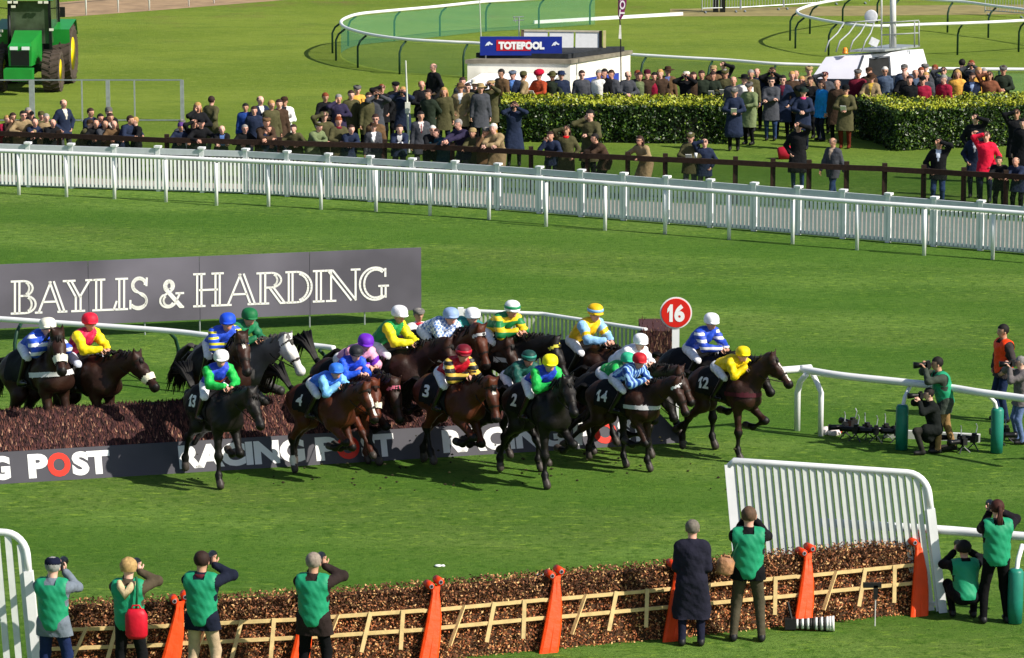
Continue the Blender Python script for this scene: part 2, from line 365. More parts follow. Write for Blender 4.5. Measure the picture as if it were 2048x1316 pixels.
def geom(pose, length=.18, vox=.022, puff=0.0, tuck=None):
    key = (pose, round(length, 2), vox, puff)
    if key in PG: return PG[key]
    p = POSES[pose]; J = joints(p); g = {'J': J}
    bk = (pose, vox)
    if bk in PG: g['body'] = PG[bk]
    else:
        V, F, ids = sdf_mesh(body_prims(J), vox, .035)
        remap = {0: 0, 1: 1, 2: 0, 5: 2}; mi = [remap[int(i)] for i in ids]
        ex = MB()
        for i, s in enumerate((1, -1)):
            el, wr = J['arm'][i]; fd = (wr - el).normalized(); up = wr.z > 1.35
            if pose in ('bino', 'photo', 'photolean', 'kneel', 'crouch'): fd = V3(-.35 * s, .15, 1) if pose == 'bino' else V3(-.3 * s, .5, .8)
            if pose in ('shade', 'shadel') and up: fd = V3(-s, .15, .05)
            hand_mb(ex, wr, fd, V3(0, -1, .2) if up else V3(s, 0, .5), s, .5, 0)
        head_detail(ex, J['head'], J['hm'])
        mm = [mat((.5, .25, .17))] * 5
        g['body'] = PG[bk] = np_mesh('body', V, F, mi, [SKIN, cloth('#222833'), mat((.02, .016, .013), .5), mat((.03, .02, .015), .4), mat((.42, .14, .11), .6)], ex)
    V, F, ids = sdf_mesh(coat_prims(J, length, puff), vox, .04, .004)
    hem = J['hip'].z - .06 - length
    kf = V[F].mean(1)[:, 2] > hem; F = F[kf] if pose not in ('kneel', 'crouch') else F
    # open collar: a wedge of shirt and a tie on the chest
    Vn = V - np.array(J['nb']); d = np.array(J['d']); fw = np.array(J['fw'])
    fc = Vn[F].mean(1); along = -fc @ d; fwd = fc @ fw; xs = np.abs(fc[:, 0])
    shirt = (fwd > .03) & (along > -.06) & (along < .24) & (xs < .058 * (1 - along / .25) + .006); tie = shirt & (xs < .018) & (along > .0)
    mi = np.where(tie, 2, np.where(shirt, 1, 0))
    g['coat'] = np_mesh('coat', V, F, mi, [cloth('#20242c')] * 3)
    PG[key] = g; return g
def vest_geom(pose, vox=.014, side=0):
    key = ('vest', pose, vox)
    if key in PG: return PG[key]
    J = joints(POSES[pose]); hip, d, ch = J['hip'], J['d'], J['chest']; X = (1, 0, 0)
    P_ = [(tuple(hip + d * .0), tuple(ch + d * .02), .160, .172, 0, X, 1.17), (tuple(ch + d * .085 - V3(.13, 0, 0)), tuple(ch + d * .085 + V3(.13, 0, 0)), .128, .128, 0)]
    V, F, ids = sdf_mesh(P_, vox, .05, .005)
    fc = (V - np.array(hip))[F].mean(1); a = fc @ np.array(d); keep = (a > -.09) & (a < .62) & (np.abs(fc[:, 0]) < .205) & ~((a > .50) & (np.abs(fc[:, 0]) < .075))
    F = F[keep]; used = np.unique(F); mp = -np.ones(len(V), int); mp[used] = np.arange(len(used))
    PG[key] = np_mesh('tabard', V[used], mp[F], [0] * len(F), [mat('#1d8f66', .6, .06, 6, .3, 14)]); return PG[key]

# ---------------------------------------------------- hair and hats (head-local)
HG = {}
def hair_mesh(kind):
    if kind in HG: return HG[kind]
    mb = MB(); rr = random.Random(hash(kind) % 97 if False else len(kind) * 13)
    if kind in ('short', 'long', 'curly', 'balding', 'pony'):
        n, m = 18, 12; vs = []; fs = []; k = 1.13 if kind == 'curly' else 1.0
        for i in range(m + 1):
            t = math.pi * i / m
            for j in range(n):
                a = 2 * math.pi * j / n; q = 1 + rr.uniform(-.03, .03) + (rr.uniform(-.05, .06) if kind == 'curly' else 0)
                vs.append(V3(.101 * k * q * math.sin(t) * math.cos(a), -.012 + .108 * k * q * math.sin(t) * math.sin(a), .04 + .106 * k * q * math.cos(t)))
        for i in range(m):
            for j in range(n):
                f = (i * n + j, (i + 1) * n + j, (i + 1) * n + (j + 1) % n, i * n + (j + 1) % n); c = sum((vs[q] for q in f), V3(0, 0, 0)) / 4
                face = c.y > .03 and c.z < .075; low = c.z < (-.03 if c.y < 0 else .02)
                if kind == 'balding' and (c.z > .085 or c.y > .045): continue
                if face or low or c.y > .095: continue
                fs.append(f)
        mb.add(vs, fs)
        if kind == 'long':
            for s in range(26):
                a = rr.uniform(.15, math.pi - .15); x = .095 * math.cos(a); y = -.02 - .085 * math.sin(a)
                mb.tube([V3(x, y, .06), V3(x * 1.12, y * 1.1, -.04), V3(x * 1.15, y * 1.15, -.13), V3(x * 1.1 + rr.uniform(-.01, .01), y * 1.1, -.22 + rr.uniform(-.03, .03))], [.014, .02, .018, .006], 5)
        if kind == 'pony':
            for s in range(10): mb.tube([V3(0, -.11, .06), V3(rr.uniform(-.02, .02), -.15, 0), V3(rr.uniform(-.03, .03), -.15, -.12), V3(rr.uniform(-.03, .03), -.14, -.27)], [.02, .024, .02, .006], 5)
    elif kind == 'flatcap':
        mb.lathe([(.098, .055), (.112, .075), (.118, .095), (.1, .12), (.06, .13), (.001, .132)], 16, Matrix.Translation((0, -.005, 0)) @ Matrix.Rotation(R(-10), 4, 'X'), sy=1.12)
        mb.lathe([(.075, .0), (.077, .004), (.07, .012), (.001, .02)], 14, Matrix.Translation((0, .085, .058)) @ Matrix.Rotation(R(-14), 4, 'X'), sy=.75)
    elif kind == 'beanie': mb.lathe([(.1, .035), (.107, .05), (.106, .07), (.1, .075), (.102, .1), (.085, .135), (.05, .155), (.001, .162)], 16, Matrix.Translation((0, -.012, 0)), sy=1.08)
    elif kind == 'fedora': mb.lathe([(.16, .062), (.163, .066), (.1, .07), (.1, .1), (.09, .135), (.075, .15), (.001, .14)], 20, Matrix.Translation((0, -.005, 0)), sy=1.14)
    elif kind == 'widehat': mb.lathe([(.2, .06), (.205, .066), (.1, .07), (.1, .11), (.092, .15), (.07, .165), (.001, .155)], 20, Matrix.Translation((0, -.005, 0)), sy=1.1)
    elif kind == 'bucket': mb.lathe([(.148, .035), (.15, .04), (.106, .07), (.1, .12), (.08, .135), (.001, .138)], 16, Matrix.Translation((0, -.005, 0)), sy=1.08)
    elif kind == 'cap':
        mb.lathe([(.1, .05), (.104, .07), (.1, .1), (.075, .13), (.001, .143)], 16, Matrix.Translation((0, -.01, 0)), sy=1.08)
        mb.lathe([(.07, .0), (.072, .004), (.06, .01), (.001, .014)], 12, Matrix.Translation((0, .11, .055)) @ Matrix.Rotation(R(-12), 4, 'X'), sy=.9)
    elif kind == 'bighat': mb.lathe([(.12, .04), (.15, .07), (.155, .11), (.13, .16), (.07, .19), (.001, .195)], 14, Matrix.Translation((0, -.03, 0)), sy=1.1)
    elif kind == 'helmet':
        mb.lathe([(.120, .010), (.127, .024), (.130, .06), (.126, .092), (.112, .13), (.083, .155), (.043, .169), (.001, .172)], 20, Matrix.Translation((0, -.012, 0)), sy=1.14)
        mb.lathe([(.085, .0), (.087, .004), (.07, .012), (.001, .018)], 14, Matrix.Translation((0, .115, .036)) @ Matrix.Rotation(R(-16), 4, 'X'), sy=.62)
    elif kind == 'visor': mb.lathe([(.09, .0), (.092, .005), (.07, .014), (.001, .02)], 14, Matrix.Translation((0, .1, .06)) @ Matrix.Rotation(R(-10), 4, 'X'), sy=.7)
    elif kind == 'glasses':
        for q in (-1, 1): mb.ball(V3(.034 * q, .1, .012), (.027, .007, .018), 8)
        mb.tube([V3(-.09, .0, .018), V3(-.07, .085, .016), V3(0, .105, .016), V3(.07, .085, .016), V3(.09, 0, .018)], .005, 4)
    elif kind == 'goggles': mb.lathe([(.085, -.022), (.094, -.015), (.094, .012), (.085, .02)], 18, Matrix.Translation((0, .012, .018)), sy=1.03)
    elif kind == 'scarf': mb.lathe([(.075, -.03), (.1, -.02), (.108, .01), (.1, .04), (.075, .05)], 14)
    HG[kind] = mb.mesh(kind, [mat((.05, .03, .02), .8, .25, 20)], True); return HG[kind]
HATNAME = dict(flatcap='flat_cap', beanie='beanie', fedora='brimmed_hat', widehat='brimmed_hat', bucket='bucket_hat', cap='peaked_cap', bighat='large_hat', helmet='helmet', visor='visor')
def slot(o, i, m): o.material_slots[i].link = 'OBJECT'; o.material_slots[i].material = m
SKINS = [SKIN, mat((.68, .36, .27), .55, .1, 12, spec=.35, key='s1'), mat((.54, .29, .19), .55, .1, 12, spec=.35, key='s2'), mat((.72, .42, .32), .55, .1, 12, spec=.35, key='s3')]
def put_head(root, g, hair, haircol, hat, hatcol, glasses, scarf=None):
    J = g['J']; HM = Matrix.Translation(J['head']) @ J['hm'].to_4x4()
    def add(kind, name, m):
        o = link(name, hair_mesh(kind), root); o.matrix_local = HM; slot(o, 0, m); return o
    if hair: add(hair, 'hair', mat(haircol, .75, .3, 30))
    if hat: add(hat, HATNAME[hat], cloth(hatcol) if hat != 'helmet' else mat(hatcol, .6, .12, 9, .5, 14, .3))
    if glasses: add('glasses', 'sunglasses', BLACK)
    if scarf:
        o = link('scarf', hair_mesh('scarf'), root); o.matrix_local = Matrix.Translation(J['nb'] + V3(0, .01, .01)); slot(o, 0, cloth(scarf))
def person(pos, yaw, pose, coat, length, legs, hair='short', haircol='#2c1c12', hat=None, hatcol='#333333', s=1.0, glasses=False, shirt=None, tie=None,
           scarf=None, vest=None, label='', group=None, vox=.022, shoes=None, puff=0.0, skin=None, coatname='coat'):
    g = geom(pose, length, vox, puff)
    root = thing('person', label, 'person', pos, R(180 + yaw), group); root.scale = (s, s, s)
    b = link('body', g['body'], root); sk = skin or rnd.choice(SKINS)
    slot(b, 0, sk); slot(b, 1, cloth(legs)); slot(b, 2, cloth(shoes) if shoes else BLACK)
    c = link(coatname, g['coat'], root); slot(c, 0, cloth(coat)); slot(c, 1, cloth(shirt or coat)); slot(c, 2, cloth(tie or shirt or coat))
    put_head(root, g, hair, haircol, hat, hatcol, glasses, scarf)
    if vest:
        v = link('tabard', vest_geom(pose), root)
        if vest is not True: slot(v, 0, mat(vest, .6, .06, 6, .3, 14))
    return root, g

# ================================================================== horses and jockeys
FL = {'plant': (4, -2, 25), 'reach': (42, 38, 45), 'fold': (58, -62, -95), 'lift': (28, -78, -110), 'push': (-22, -30, -5), 'tuck': (75, -85, -120), 'mid': (20, -8, 20)}
HL = {'stand': (28, -42, 2, 20), 'reach': (58, -12, 28, 35), 'back': (6, -58, -48, -60), 'gather': (62, -35, 15, 30), 'drive': (18, -52, -22, 5), 'tuck': (60, -75, -40, -70)}
def dirv(a): a = R(a); return V3(0, math.sin(a), -math.cos(a))
def horse_geom(fl, fr, hl, hr, neck=48, nyaw=0, head=-42):
    """local +y forward. returns prims (ids: 0 trunk,1 neck,2 head,3 points,4 hoof,5 leg upper), joints"""
    X = (1, 0, 0); P_ = []; J = {}
    A = lambda a, b, ra, rb, i, *e: P_.append((tuple(a), tuple(b), ra, rb, i) + e)
    A((0, -.42, 1.32), (0, .3, 1.27), .265, .30, 0, X, .93); A((0, .3, 1.27), (0, .52, 1.22), .30, .25, 0, X, .86)
    A((0, .30, 1.46), (0, .12, 1.42), .12, .13, 0); A((0, -.5, 1.4), (0, -.38, 1.4), .19, .2, 0, X, 1.1)
    for s in (1, -1):
        A((.10 * s, -.58, 1.32), (.11 * s, -.46, 1.22), .17, .19, 0); A((.1 * s, .60, 1.12), (.13 * s, .42, 1.38), .13, .12, 0)
        for kind, sx in ((fl if s < 0 else fr, 'f'), (hl if s < 0 else hr, 'h')):
            if sx == 'f':
                a = FL[kind]; e = V3(.15 * s, .42, 1.02); k = e + dirv(a[0]) * .47; f = k + dirv(a[1]) * .32; p = f + dirv(a[2]) * .13; h = p + dirv(a[2]) * .05
                A(e + V3(0, .05, .12), e, .13, .095, 0); A(e, k, .088, .05, 5); A(k, k, .056, .056, 3); A(k, f, .042, .033, 3); A(f, f, .045, .045, 3); A(f, p, .036, .042, 3)
            else:
                a = HL[kind]; hj = V3(.13 * s, -.50, 1.25); e = hj + dirv(a[0]) * .34; k = e + dirv(a[1]) * .44; f = k + dirv(a[2]) * .40; p = f + dirv(a[3]) * .13; h = p + dirv(a[3]) * .05
                A(hj, e, .19, .13, 0, X, .8); A(e, k, .115, .052, 5); A(k + V3(0, -.03, .03), k, .045, .052, 3); A(k, f, .046, .036, 3); A(f, f, .046, .046, 3); A(f, p, .037, .043, 3)
            A(p, h, .05, .062, 4); J.setdefault('hoof', []).append(h)
    ny = R(nyaw); nd = V3(-math.sin(ny) * math.cos(R(neck)), math.cos(ny) * math.cos(R(neck)), math.sin(R(neck)))
    b = V3(0, .5, 1.32); pl = b + nd * .74; wx = tuple(V3(math.cos(ny), math.sin(ny), 0))
    mid = b + nd * .38 + V3(0, 0, .03)
    A(b, mid, .25, .175, 1, wx, .62); A(mid, pl, .175, .125, 1, wx, .66); A((0, .3, 1.5), mid, .1, .1, 1, wx, .6)
    hy = ny * 1.2; hd = V3(-math.sin(hy) * math.cos(R(head)), math.cos(hy) * math.cos(R(head)), math.sin(R(head))); hx = V3(math.cos(hy), math.sin(hy), 0); hu = hd.cross(hx) * -1
    if hu.z < 0: hu = -hu
    q = pl + V3(0, 0, -.01); mz = q + hd * .56
    A(q, q + hd * .30, .118, .088, 2, tuple(hx), .85); A(q + hd * .28, mz, .085, .058, 2, tuple(hx), .92); A(mz, mz, .062, .062, 2)
    A(q + hd * .12 - hu * .1, q + hd * .22 - hu * .085, .09, .075, 2, tuple(hx), .7); A(mz - hu * .035 + hd * -.03, mz - hu * .045, .04, .036, 2)
    for s in (1, -1):
        e0 = q + hx * .06 * s + hu * .08 - hd * .02; A(e0, e0 + (hu * .9 - hd * .5 + hx * .25 * s) * .13, .034, .012, 2)
        A(q + hd * .17 + hx * .075 * s + hu * .045, q + hd * .2 + hx * .078 * s + hu * .04, .03, .026, 2)
    J.update(pl=pl, hd=hd, hx=hx, hu=hu, mz=mz, q=q, b=b, mid=mid, nd=nd, wx=V3(*wx)); return P_, J
COATS = {'bay': ('#4a2210', '#0e0908'), 'darkbay': ('#301a11', '#0c0807'), 'black': ('#14100e', '#0a0807'), 'chestnut': ('#5a2814', '#3e1c0e'), 'brown': ('#2d1810', '#0d0908'), 'grey': ('#5e5c5b', '#2e2c2b')}
def coat_mat(c): return mat(c, .52, .3, 4, .3, 22, .28)
def strands(mb, fn, n, r=.012, mi=0):
    for i in range(n): mb.tube(*fn(i), 4, mi)
def horse(label, coat='bay', legs=('plant', 'lift', 'back', 'drive'), neck=48, nyaw=0, head=-42, number=None, tail='stream', noseband=None, blaze=None, cloth_col='#0b0c10',
          girth=None, breast=None, browband=None, stock=None, facecol=None, vox=.024):
    P_, J = horse_geom(*legs, neck, nyaw, head)
    V, F, ids = sdf_mesh(P_, vox, .07, .004)
    c1, c2 = COATS[coat]; root = thing('racehorse', label, 'horse', group='racehorses landing over the fence')
    q, hd, hx, hu, mz = J['q'], J['hd'], J['hx'], J['hu'], J['mz']
    ex = MB(); T = lambda a, b, c: q + hd * a + hx * b + hu * c
    for s in (1, -1):
        ex.ball(T(.185, .088 * s, .035), (.018, .022, .02), 8, 2); ex.ball(T(.55, .045 * s, .03), (.014, .018, .014), 6, 2)
    rm = {0: 0, 1: 0, 2: 0, 3: 1, 4: 3, 5: 0}; mi = np.array([rm[int(i)] for i in ids])
    fc = V[F].mean(1) - np.array(q); al = fc @ np.array(hd); up = fc @ np.array(hu); sx = np.abs(fc @ np.array(hx)); isH = (ids == 2)
    if blaze == 'star': mi[isH & (al > .1) & (al < .2) & (up > .05) & (sx < .03)] = 4
    if blaze == 'blaze': mi[isH & (al > .1) & (al < .52) & (up > .02) & (sx < .026)] = 4
    if blaze == 'snip': mi[isH & (al > .3) & (al < .66) & (up > .0) & (sx < .03)] = 4
    if facecol: mi[isH & (al > -.05)] = 5
    mi[isH & (al > .55) & (mi != 4) & (mi != 5)] = 1
    if stock is not None:                                                       # white socks
        f3 = V[F].mean(1)
        for h in [J['hoof'][k] for k in stock]: mi[(np.linalg.norm(f3 - np.array(h), axis=1) < .26) & (mi == 1)] = 4
    body = np_mesh('body', V, F, mi, [coat_mat(c1), coat_mat(c2), mat((.01, .008, .007), .15, 0, spec=.6), mat((.05, .04, .035), .5), mat('#cfcac2', .6, .1), coat_mat(facecol or c1)], ex)
    link('body', body, root)
    hairm = mat(tuple(c * .6 for c in hexc(c2)), .6, .3, 30) if coat != 'grey' else mat('#45423f', .7, .3, 30)
    # mane and forelock
    rr = random.Random(len(label) + int(neck)); m = MB(); nd = J['nd']; n_up = V3(-nd.z * 0, -nd.z, math.hypot(nd.x, nd.y)).normalized()
    for i in range(46):
        t = rr.random(); a = V3(0, .33, 1.58).lerp(J['q'] + hu * .1 - hd * .03, t) + n_up * (.045 * math.sin(t * math.pi)); s = -1 if rr.random() < .75 else 1
        L = rr.uniform(.08, .17); fly = V3(0, -rr.uniform(0, .08), rr.uniform(-.01, .05))
        m.tube([a, a + n_up * .03 + J['wx'] * s * .03 + fly * .5, a + J['wx'] * s * .085 + fly - V3(0, 0, L * .6), a + J['wx'] * s * .1 + fly * 1.6 - V3(0, 0, L)], [.016, .02, .015, .004], 4)
    for i in range(6): a = T(0, rr.uniform(-.03, .03), .11); m.tube([a, a + hd * .08 + hu * .02, a + hd * .17 - hu * .02 + hx * rr.uniform(-.03, .03)], [.012, .014, .003], 4)
    m.build('mane', hairm, root, True)
    m = MB()
    for i in range(64):
        u = rr.uniform(-1, 1); v = rr.random()
        p0 = V3(u * .02, -.76, 1.42)
        if tail == 'up':
            pts = [p0, p0 + V3(u * .03, -.16, .16), p0 + V3(u * .08, -.30 - .06 * v, .34 - .08 * v), p0 + V3(u * .16, -.42 - .16 * v, .46 - .25 * v), p0 + V3(u * .20, -.50 - .26 * v, .36 - .55 * v)]
        elif tail == 'stream':
            pts = [p0, p0 + V3(u * .03, -.16, .04), p0 + V3(u * .08, -.34, -.08 - .1 * v), p0 + V3(u * .16, -.42 - .2 * v, -.34 - .3 * v)]
        else:
            pts = [p0, p0 + V3(u * .03, -.12, -.02), p0 + V3(u * .06, -.18, -.25), p0 + V3(u * .09, -.16 - .1 * v, -.55 - .2 * v)]
        m.tube(pts, [.026, .028, .022, .018, .004][:len(pts) - 1] + [.004], 4)
    m.tube([V3(0, -.70, 1.42), V3(0, -.8, 1.44 if tail != 'up' else 1.5)], [.05, .04], 7)
    m.build('tail', hairm, root, True)
    # patches lifted off the body surface
    f3 = V[F].mean(1); v0, v1, v2 = V[F[:, 0]], V[F[:, 1]], V[F[:, 2]]; N = np.cross(v1 - v0, v2 - v0); N /= np.linalg.norm(N, axis=1)[:, None] + 1e-9
    VN = np.zeros_like(V)
    for j in range(4): np.add.at(VN, F[:, j], N)
    VN /= np.linalg.norm(VN, axis=1)[:, None] + 1e-9
    if (VN * (V - np.array((0, 0, 1.25))))[np.abs(V[:, 1]) < .2].sum() < 0: VN = -VN
    def patch(name, keep, off, m_):
        f = F[keep]
        if not len(f): return None
        us = np.unique(f); mp = -np.ones(len(V), int); mp[us] = np.arange(len(us)); return link(name, np_mesh(name, V[us] + VN[us] * off, mp[f], [0] * len(f), [m_]), root)
    tr = ids == 0; y = f3[:, 1]; z = f3[:, 2]
    patch('saddle_cloth', tr & (y > -.42) & (y < .26) & (z > 1.12 + .25 * np.clip(-y - .12, 0, 1)), .014, mat(cloth_col, .8, .15, 10))
    patch('girth', tr & (y > .17) & (y < .25) & (z < 1.2), .012, mat(girth or '#15130f', .7))
    if breast: patch('breast_girth', ((ids == 0) | (ids == 1)) & (y > .24) & (z > 1.22 - .0) & (z < 1.30) & ((y > .4) | (np.abs(f3[:, 0]) > .1)), .016, mat(breast, .7))
    fh = f3 - np.array(q)
    strap = mat('#1a120c', .6)
    if noseband: patch('noseband', isH & (al > .34) & (al < .44), .03, mat(noseband, .95, .1, 40, .5, 60))
    else: patch('noseband', isH & (al > .36) & (al < .39), .008, strap)
    patch('brow_band', isH & (al > .05) & (al < (.10 if browband else .075)) & (up > -.02), .012, mat(browband, .7) if browband else strap)
    # number on both sides of the cloth
    bv = BVHTree.FromPolygons([tuple(v) for v in V], [tuple(int(i) for i in f) for f in F])
    if number:
        wd = .15 * sum(.55 if c == '1' else 1 for c in number)
        for s in (1, -1):
            def fn(u, v):
                yy = -.27 + (u - .5) * wd * s; zz = 1.27 + .20 * v; h = bv.ray_cast(V3(2 * s, yy, zz), V3(-s, 0, 0)); return V3((h[0].x if h[0] else .3 * s) + .022 * s, yy, zz)
            m = MB(); put_number(m, number, fn, .035); m.build('number', mat('#e8e8e8', .6, 0), root)
    # saddle and stirrups
    m = MB(); m.tube([V3(0, .22, 1.62), V3(0, .1, 1.605), V3(0, -.08, 1.61), V3(0, -.2, 1.65)], [.05, .1, .12, .06], 10)
    for s in (1, -1):
        m.bar((.22 * s, .08, 1.55), (.30 * s, .1, 1.2), .02, .008)
        m.tube([V3(.30 * s, .1, 1.2), V3(.30 * s, .16, 1.16), V3(.30 * s, .15, 1.09), V3(.30 * s, .04, 1.09), V3(.30 * s, .03, 1.16), V3(.30 * s, .1, 1.2)], .01, 5)
    m.build('saddle', mat('#14100d', .5), root, True)
    # reins
    m = MB()
    for s in (1, -1): m.tube([T(.47, .06 * s, -.03), (T(.47, .06 * s, -.03) + V3(.07 * s, .58, 1.74)) / 2 + V3(.05 * s, 0, -.06), V3(.07 * s, .58, 1.74)], .009, 4); m.tube([T(.47, .055 * s, -.03), T(.1, .085 * s, .02), T(-.02, .06 * s, .09)], .009, 4)
    m.build('reins', strap, root, True)
    return root, J

JG = {}
def jockey_geom(var, hy=0):
    if (var, hy) in JG: return JG[(var, hy)]
    # local: origin at horse (0,0,1.05)
    hz, sy, sz, hp = {'crouch': (.62, .42, .84, -4), 'low': (.60, .47, .79, 0), 'up': (.60, .24, .97, -6), 'mid': (.62, .36, .89, -6)}[var]
    hip = V3(0, -.14, hz); d = V3(0, sy + .14, sz - hz).normalized(); fw = V3(0, d.z, -d.y); nb = hip + d * .48
    J = dict(hip=hip, d=d, fw=fw, chest=hip + d * .35, nb=nb, sh=[hip + d * .44 + V3(.165 * s, 0, 0) for s in (1, -1)])
    J['hm'] = Matrix.Rotation(R(hy), 3, 'Z') @ Matrix.Rotation(R(hp), 3, 'X'); J['head'] = nb + d * .05 + V3(0, .05, .105); J['arm'] = []; J['leg'] = []
    for i, s in enumerate((1, -1)):
        el, wr = ik(J['sh'][i], (.07 * s, .54, .68), .28, .26, (.8 * s, -.3, -.6)); J['arm'].append((el, wr))
        hj = hip + V3(.1 * s, 0, 0); kn, an = ik(hj, (.29 * s, -.02, .12), .42, .42, (.35 * s, 1, .2)); J['leg'].append((hj, kn, an))
    X = (1, 0, 0); P_ = head_prims(J)
    P_ += [(tuple(hip + V3(-.06, 0, 0)), tuple(hip + V3(.06, 0, 0)), .115, .115, 1), (tuple(hip + d * .05), tuple(J['chest']), .1, .12, 2, X, 1.2)]
    for i in (0, 1):
        el, wr = J['arm'][i]; P_ += [(tuple(J['sh'][i]), tuple(el), .045, .04, 2), (tuple(el), tuple(wr), .038, .028, 0)]
        hj, kn, an = J['leg'][i]; P_ += [(tuple(hj), tuple(kn), .095, .066, 1), (tuple(kn), tuple(an), .062, .045, 5), (tuple(an + V3(0, -.03, -.04)), tuple(an + V3(0, .16, -.03)), .042, .034, 5)]
    V, F, ids = sdf_mesh(P_, .018, .035); ex = MB()
    for i, s in enumerate((1, -1)): hand_mb(ex, J['arm'][i][1], V3(-.3 * s, 1, -.3), V3(.3 * s, .3, .8), s, .95, 0)
    head_detail(ex, J['head'], J['hm'])
    body = np_mesh('body', V, F, [{0: 0, 1: 1, 2: 1, 5: 2}[int(i)] for i in ids], [SKIN, cloth('#e8e8e8'), mat('#0d0b0a', .3, .1, spec=.6), mat((.03, .02, .015), .4), mat((.42, .14, .11), .6)], ex)
    f = .022
    P_ = [(tuple(hip + d * .08), tuple(J['chest']), .118 + f, .135 + f, 0, X, 1.25), (tuple(J['sh'][0] - V3(.06, 0, 0)), tuple(J['sh'][1] + V3(.06, 0, 0)), .085 + f, .085 + f, 0), (tuple(nb - d * .04), tuple(nb + d * .02), .08, .065, 0)]
    for i in (0, 1): el, wr = J['arm'][i]; P_ += [(tuple(J['sh'][i] + V3(.03 * (1 - 2 * i), 0, 0)), tuple(el), .062 + f, .052 + f, 1), (tuple(el), tuple(wr), .05 + f, .034 + f, 1)]
    V, F, ids = sdf_mesh(P_, .016, .035, .012)
    fcv = V[F].mean(1); mi = ids.copy()
    # armlet and chest band zones
    for i in (0, 1):
        a, b = np.array(J['sh'][i]), np.array(J['arm'][i][0]); t = ((fcv - a) @ (b - a)) / ((b - a) @ (b - a)); mi[(ids == 1) & (t > .55) & (t < .8) & ((fcv[:, 0] > 0) == (i == 0))] = 2
    a = (fcv - np.array(hip)) @ np.array(d); mi[(ids == 0) & (a > .24) & (a < .33)] = 3
    silks = np_mesh('silks', V, F, mi, [WHITE] * 4)
    JG[(var, hy)] = dict(J=J, body=body, silks=silks); return JG[(var, hy)]
def silk(c): return mat(c, .55, .14, 11, 1.0, 11, .3) if isinstance(c, str) else pattern(*c)
def jockey(label, var, torso, sleeve, helm, armlet=None, band=None, goggles=True, helm2=None, breeches='#e6e6ea', hy=-26):
    g = jockey_geom(var, hy); root = thing('person', label, 'jockey', group='jockeys riding in the race')
    b = link('body', g['body'], root); slot(b, 0, rnd.choice(SKINS)); slot(b, 1, cloth(breeches))
    s = link('silks', g['silks'], root); slot(s, 0, silk(torso)); slot(s, 1, silk(sleeve)); slot(s, 2, silk(armlet or sleeve)); slot(s, 3, silk(band or torso))
    put_head(root, g, None, None, 'helmet', helm, False)
    HM = Matrix.Translation(g['J']['head']) @ g['J']['hm'].to_4x4()
    if helm2:
        m = MB(); m.lathe([(.132, .055), (.133, .078), (.125, .1), (.118, .1)], 20, Matrix.Translation((0, -.012, 0)), sy=1.13); o = m.build('helmet_band', mat(helm2, .4, 0), root, True); o.matrix_local = HM
    if goggles: o = link('goggles', hair_mesh('goggles'), root); o.matrix_local = HM; slot(o, 0, mat('#0a0a0d', .2, 0, spec=.6))
    return root, g
def mounted(hx, hy, gy, phi, hlabel, jlabel, hkw, var, jkw, pitch=0, sclamp=(.94, 1.08), roll=0):
    h, J = horse(hlabel, **hkw); j, g = jockey(jlabel, var, **jkw)
    top = g['J']['head'].z + .165 + 1.05; k = sc(gy)
    s = min(max((gy - hy) / k / top, sclamp[0]), sclamp[1]); lift = max(0, (gy - hy) / k - top * s)
    fy = g['J']['head'].y; zmin = min(h_.z for h_ in J['hoof']) - .055
    f = V3(math.cos(R(phi)), -math.sin(R(phi)), 0)
    base = P(hx, gy) - f * fy * s * math.cos(R(pitch))
    base = V3(base.x, base.y, 0)
    # the helmet must land on its pixel: solve height
    M = Matrix.Translation(base + V3(0, 0, lift)) @ Matrix.Rotation(-R(phi) - R(90), 4, 'Z') @ Matrix.Rotation(R(pitch), 4, 'X') @ Matrix.Scale(s, 4)
    hv = [M @ q for q in J['hoof']]; lowest = min(q.z for q in hv) - .06 * s
    if lowest < 0 or lift < .08: M = Matrix.Translation((0, 0, -lowest)) @ M
    h.matrix_world = M; j.matrix_world = M @ Matrix.Translation((0, 0, 1.05)); return h, j

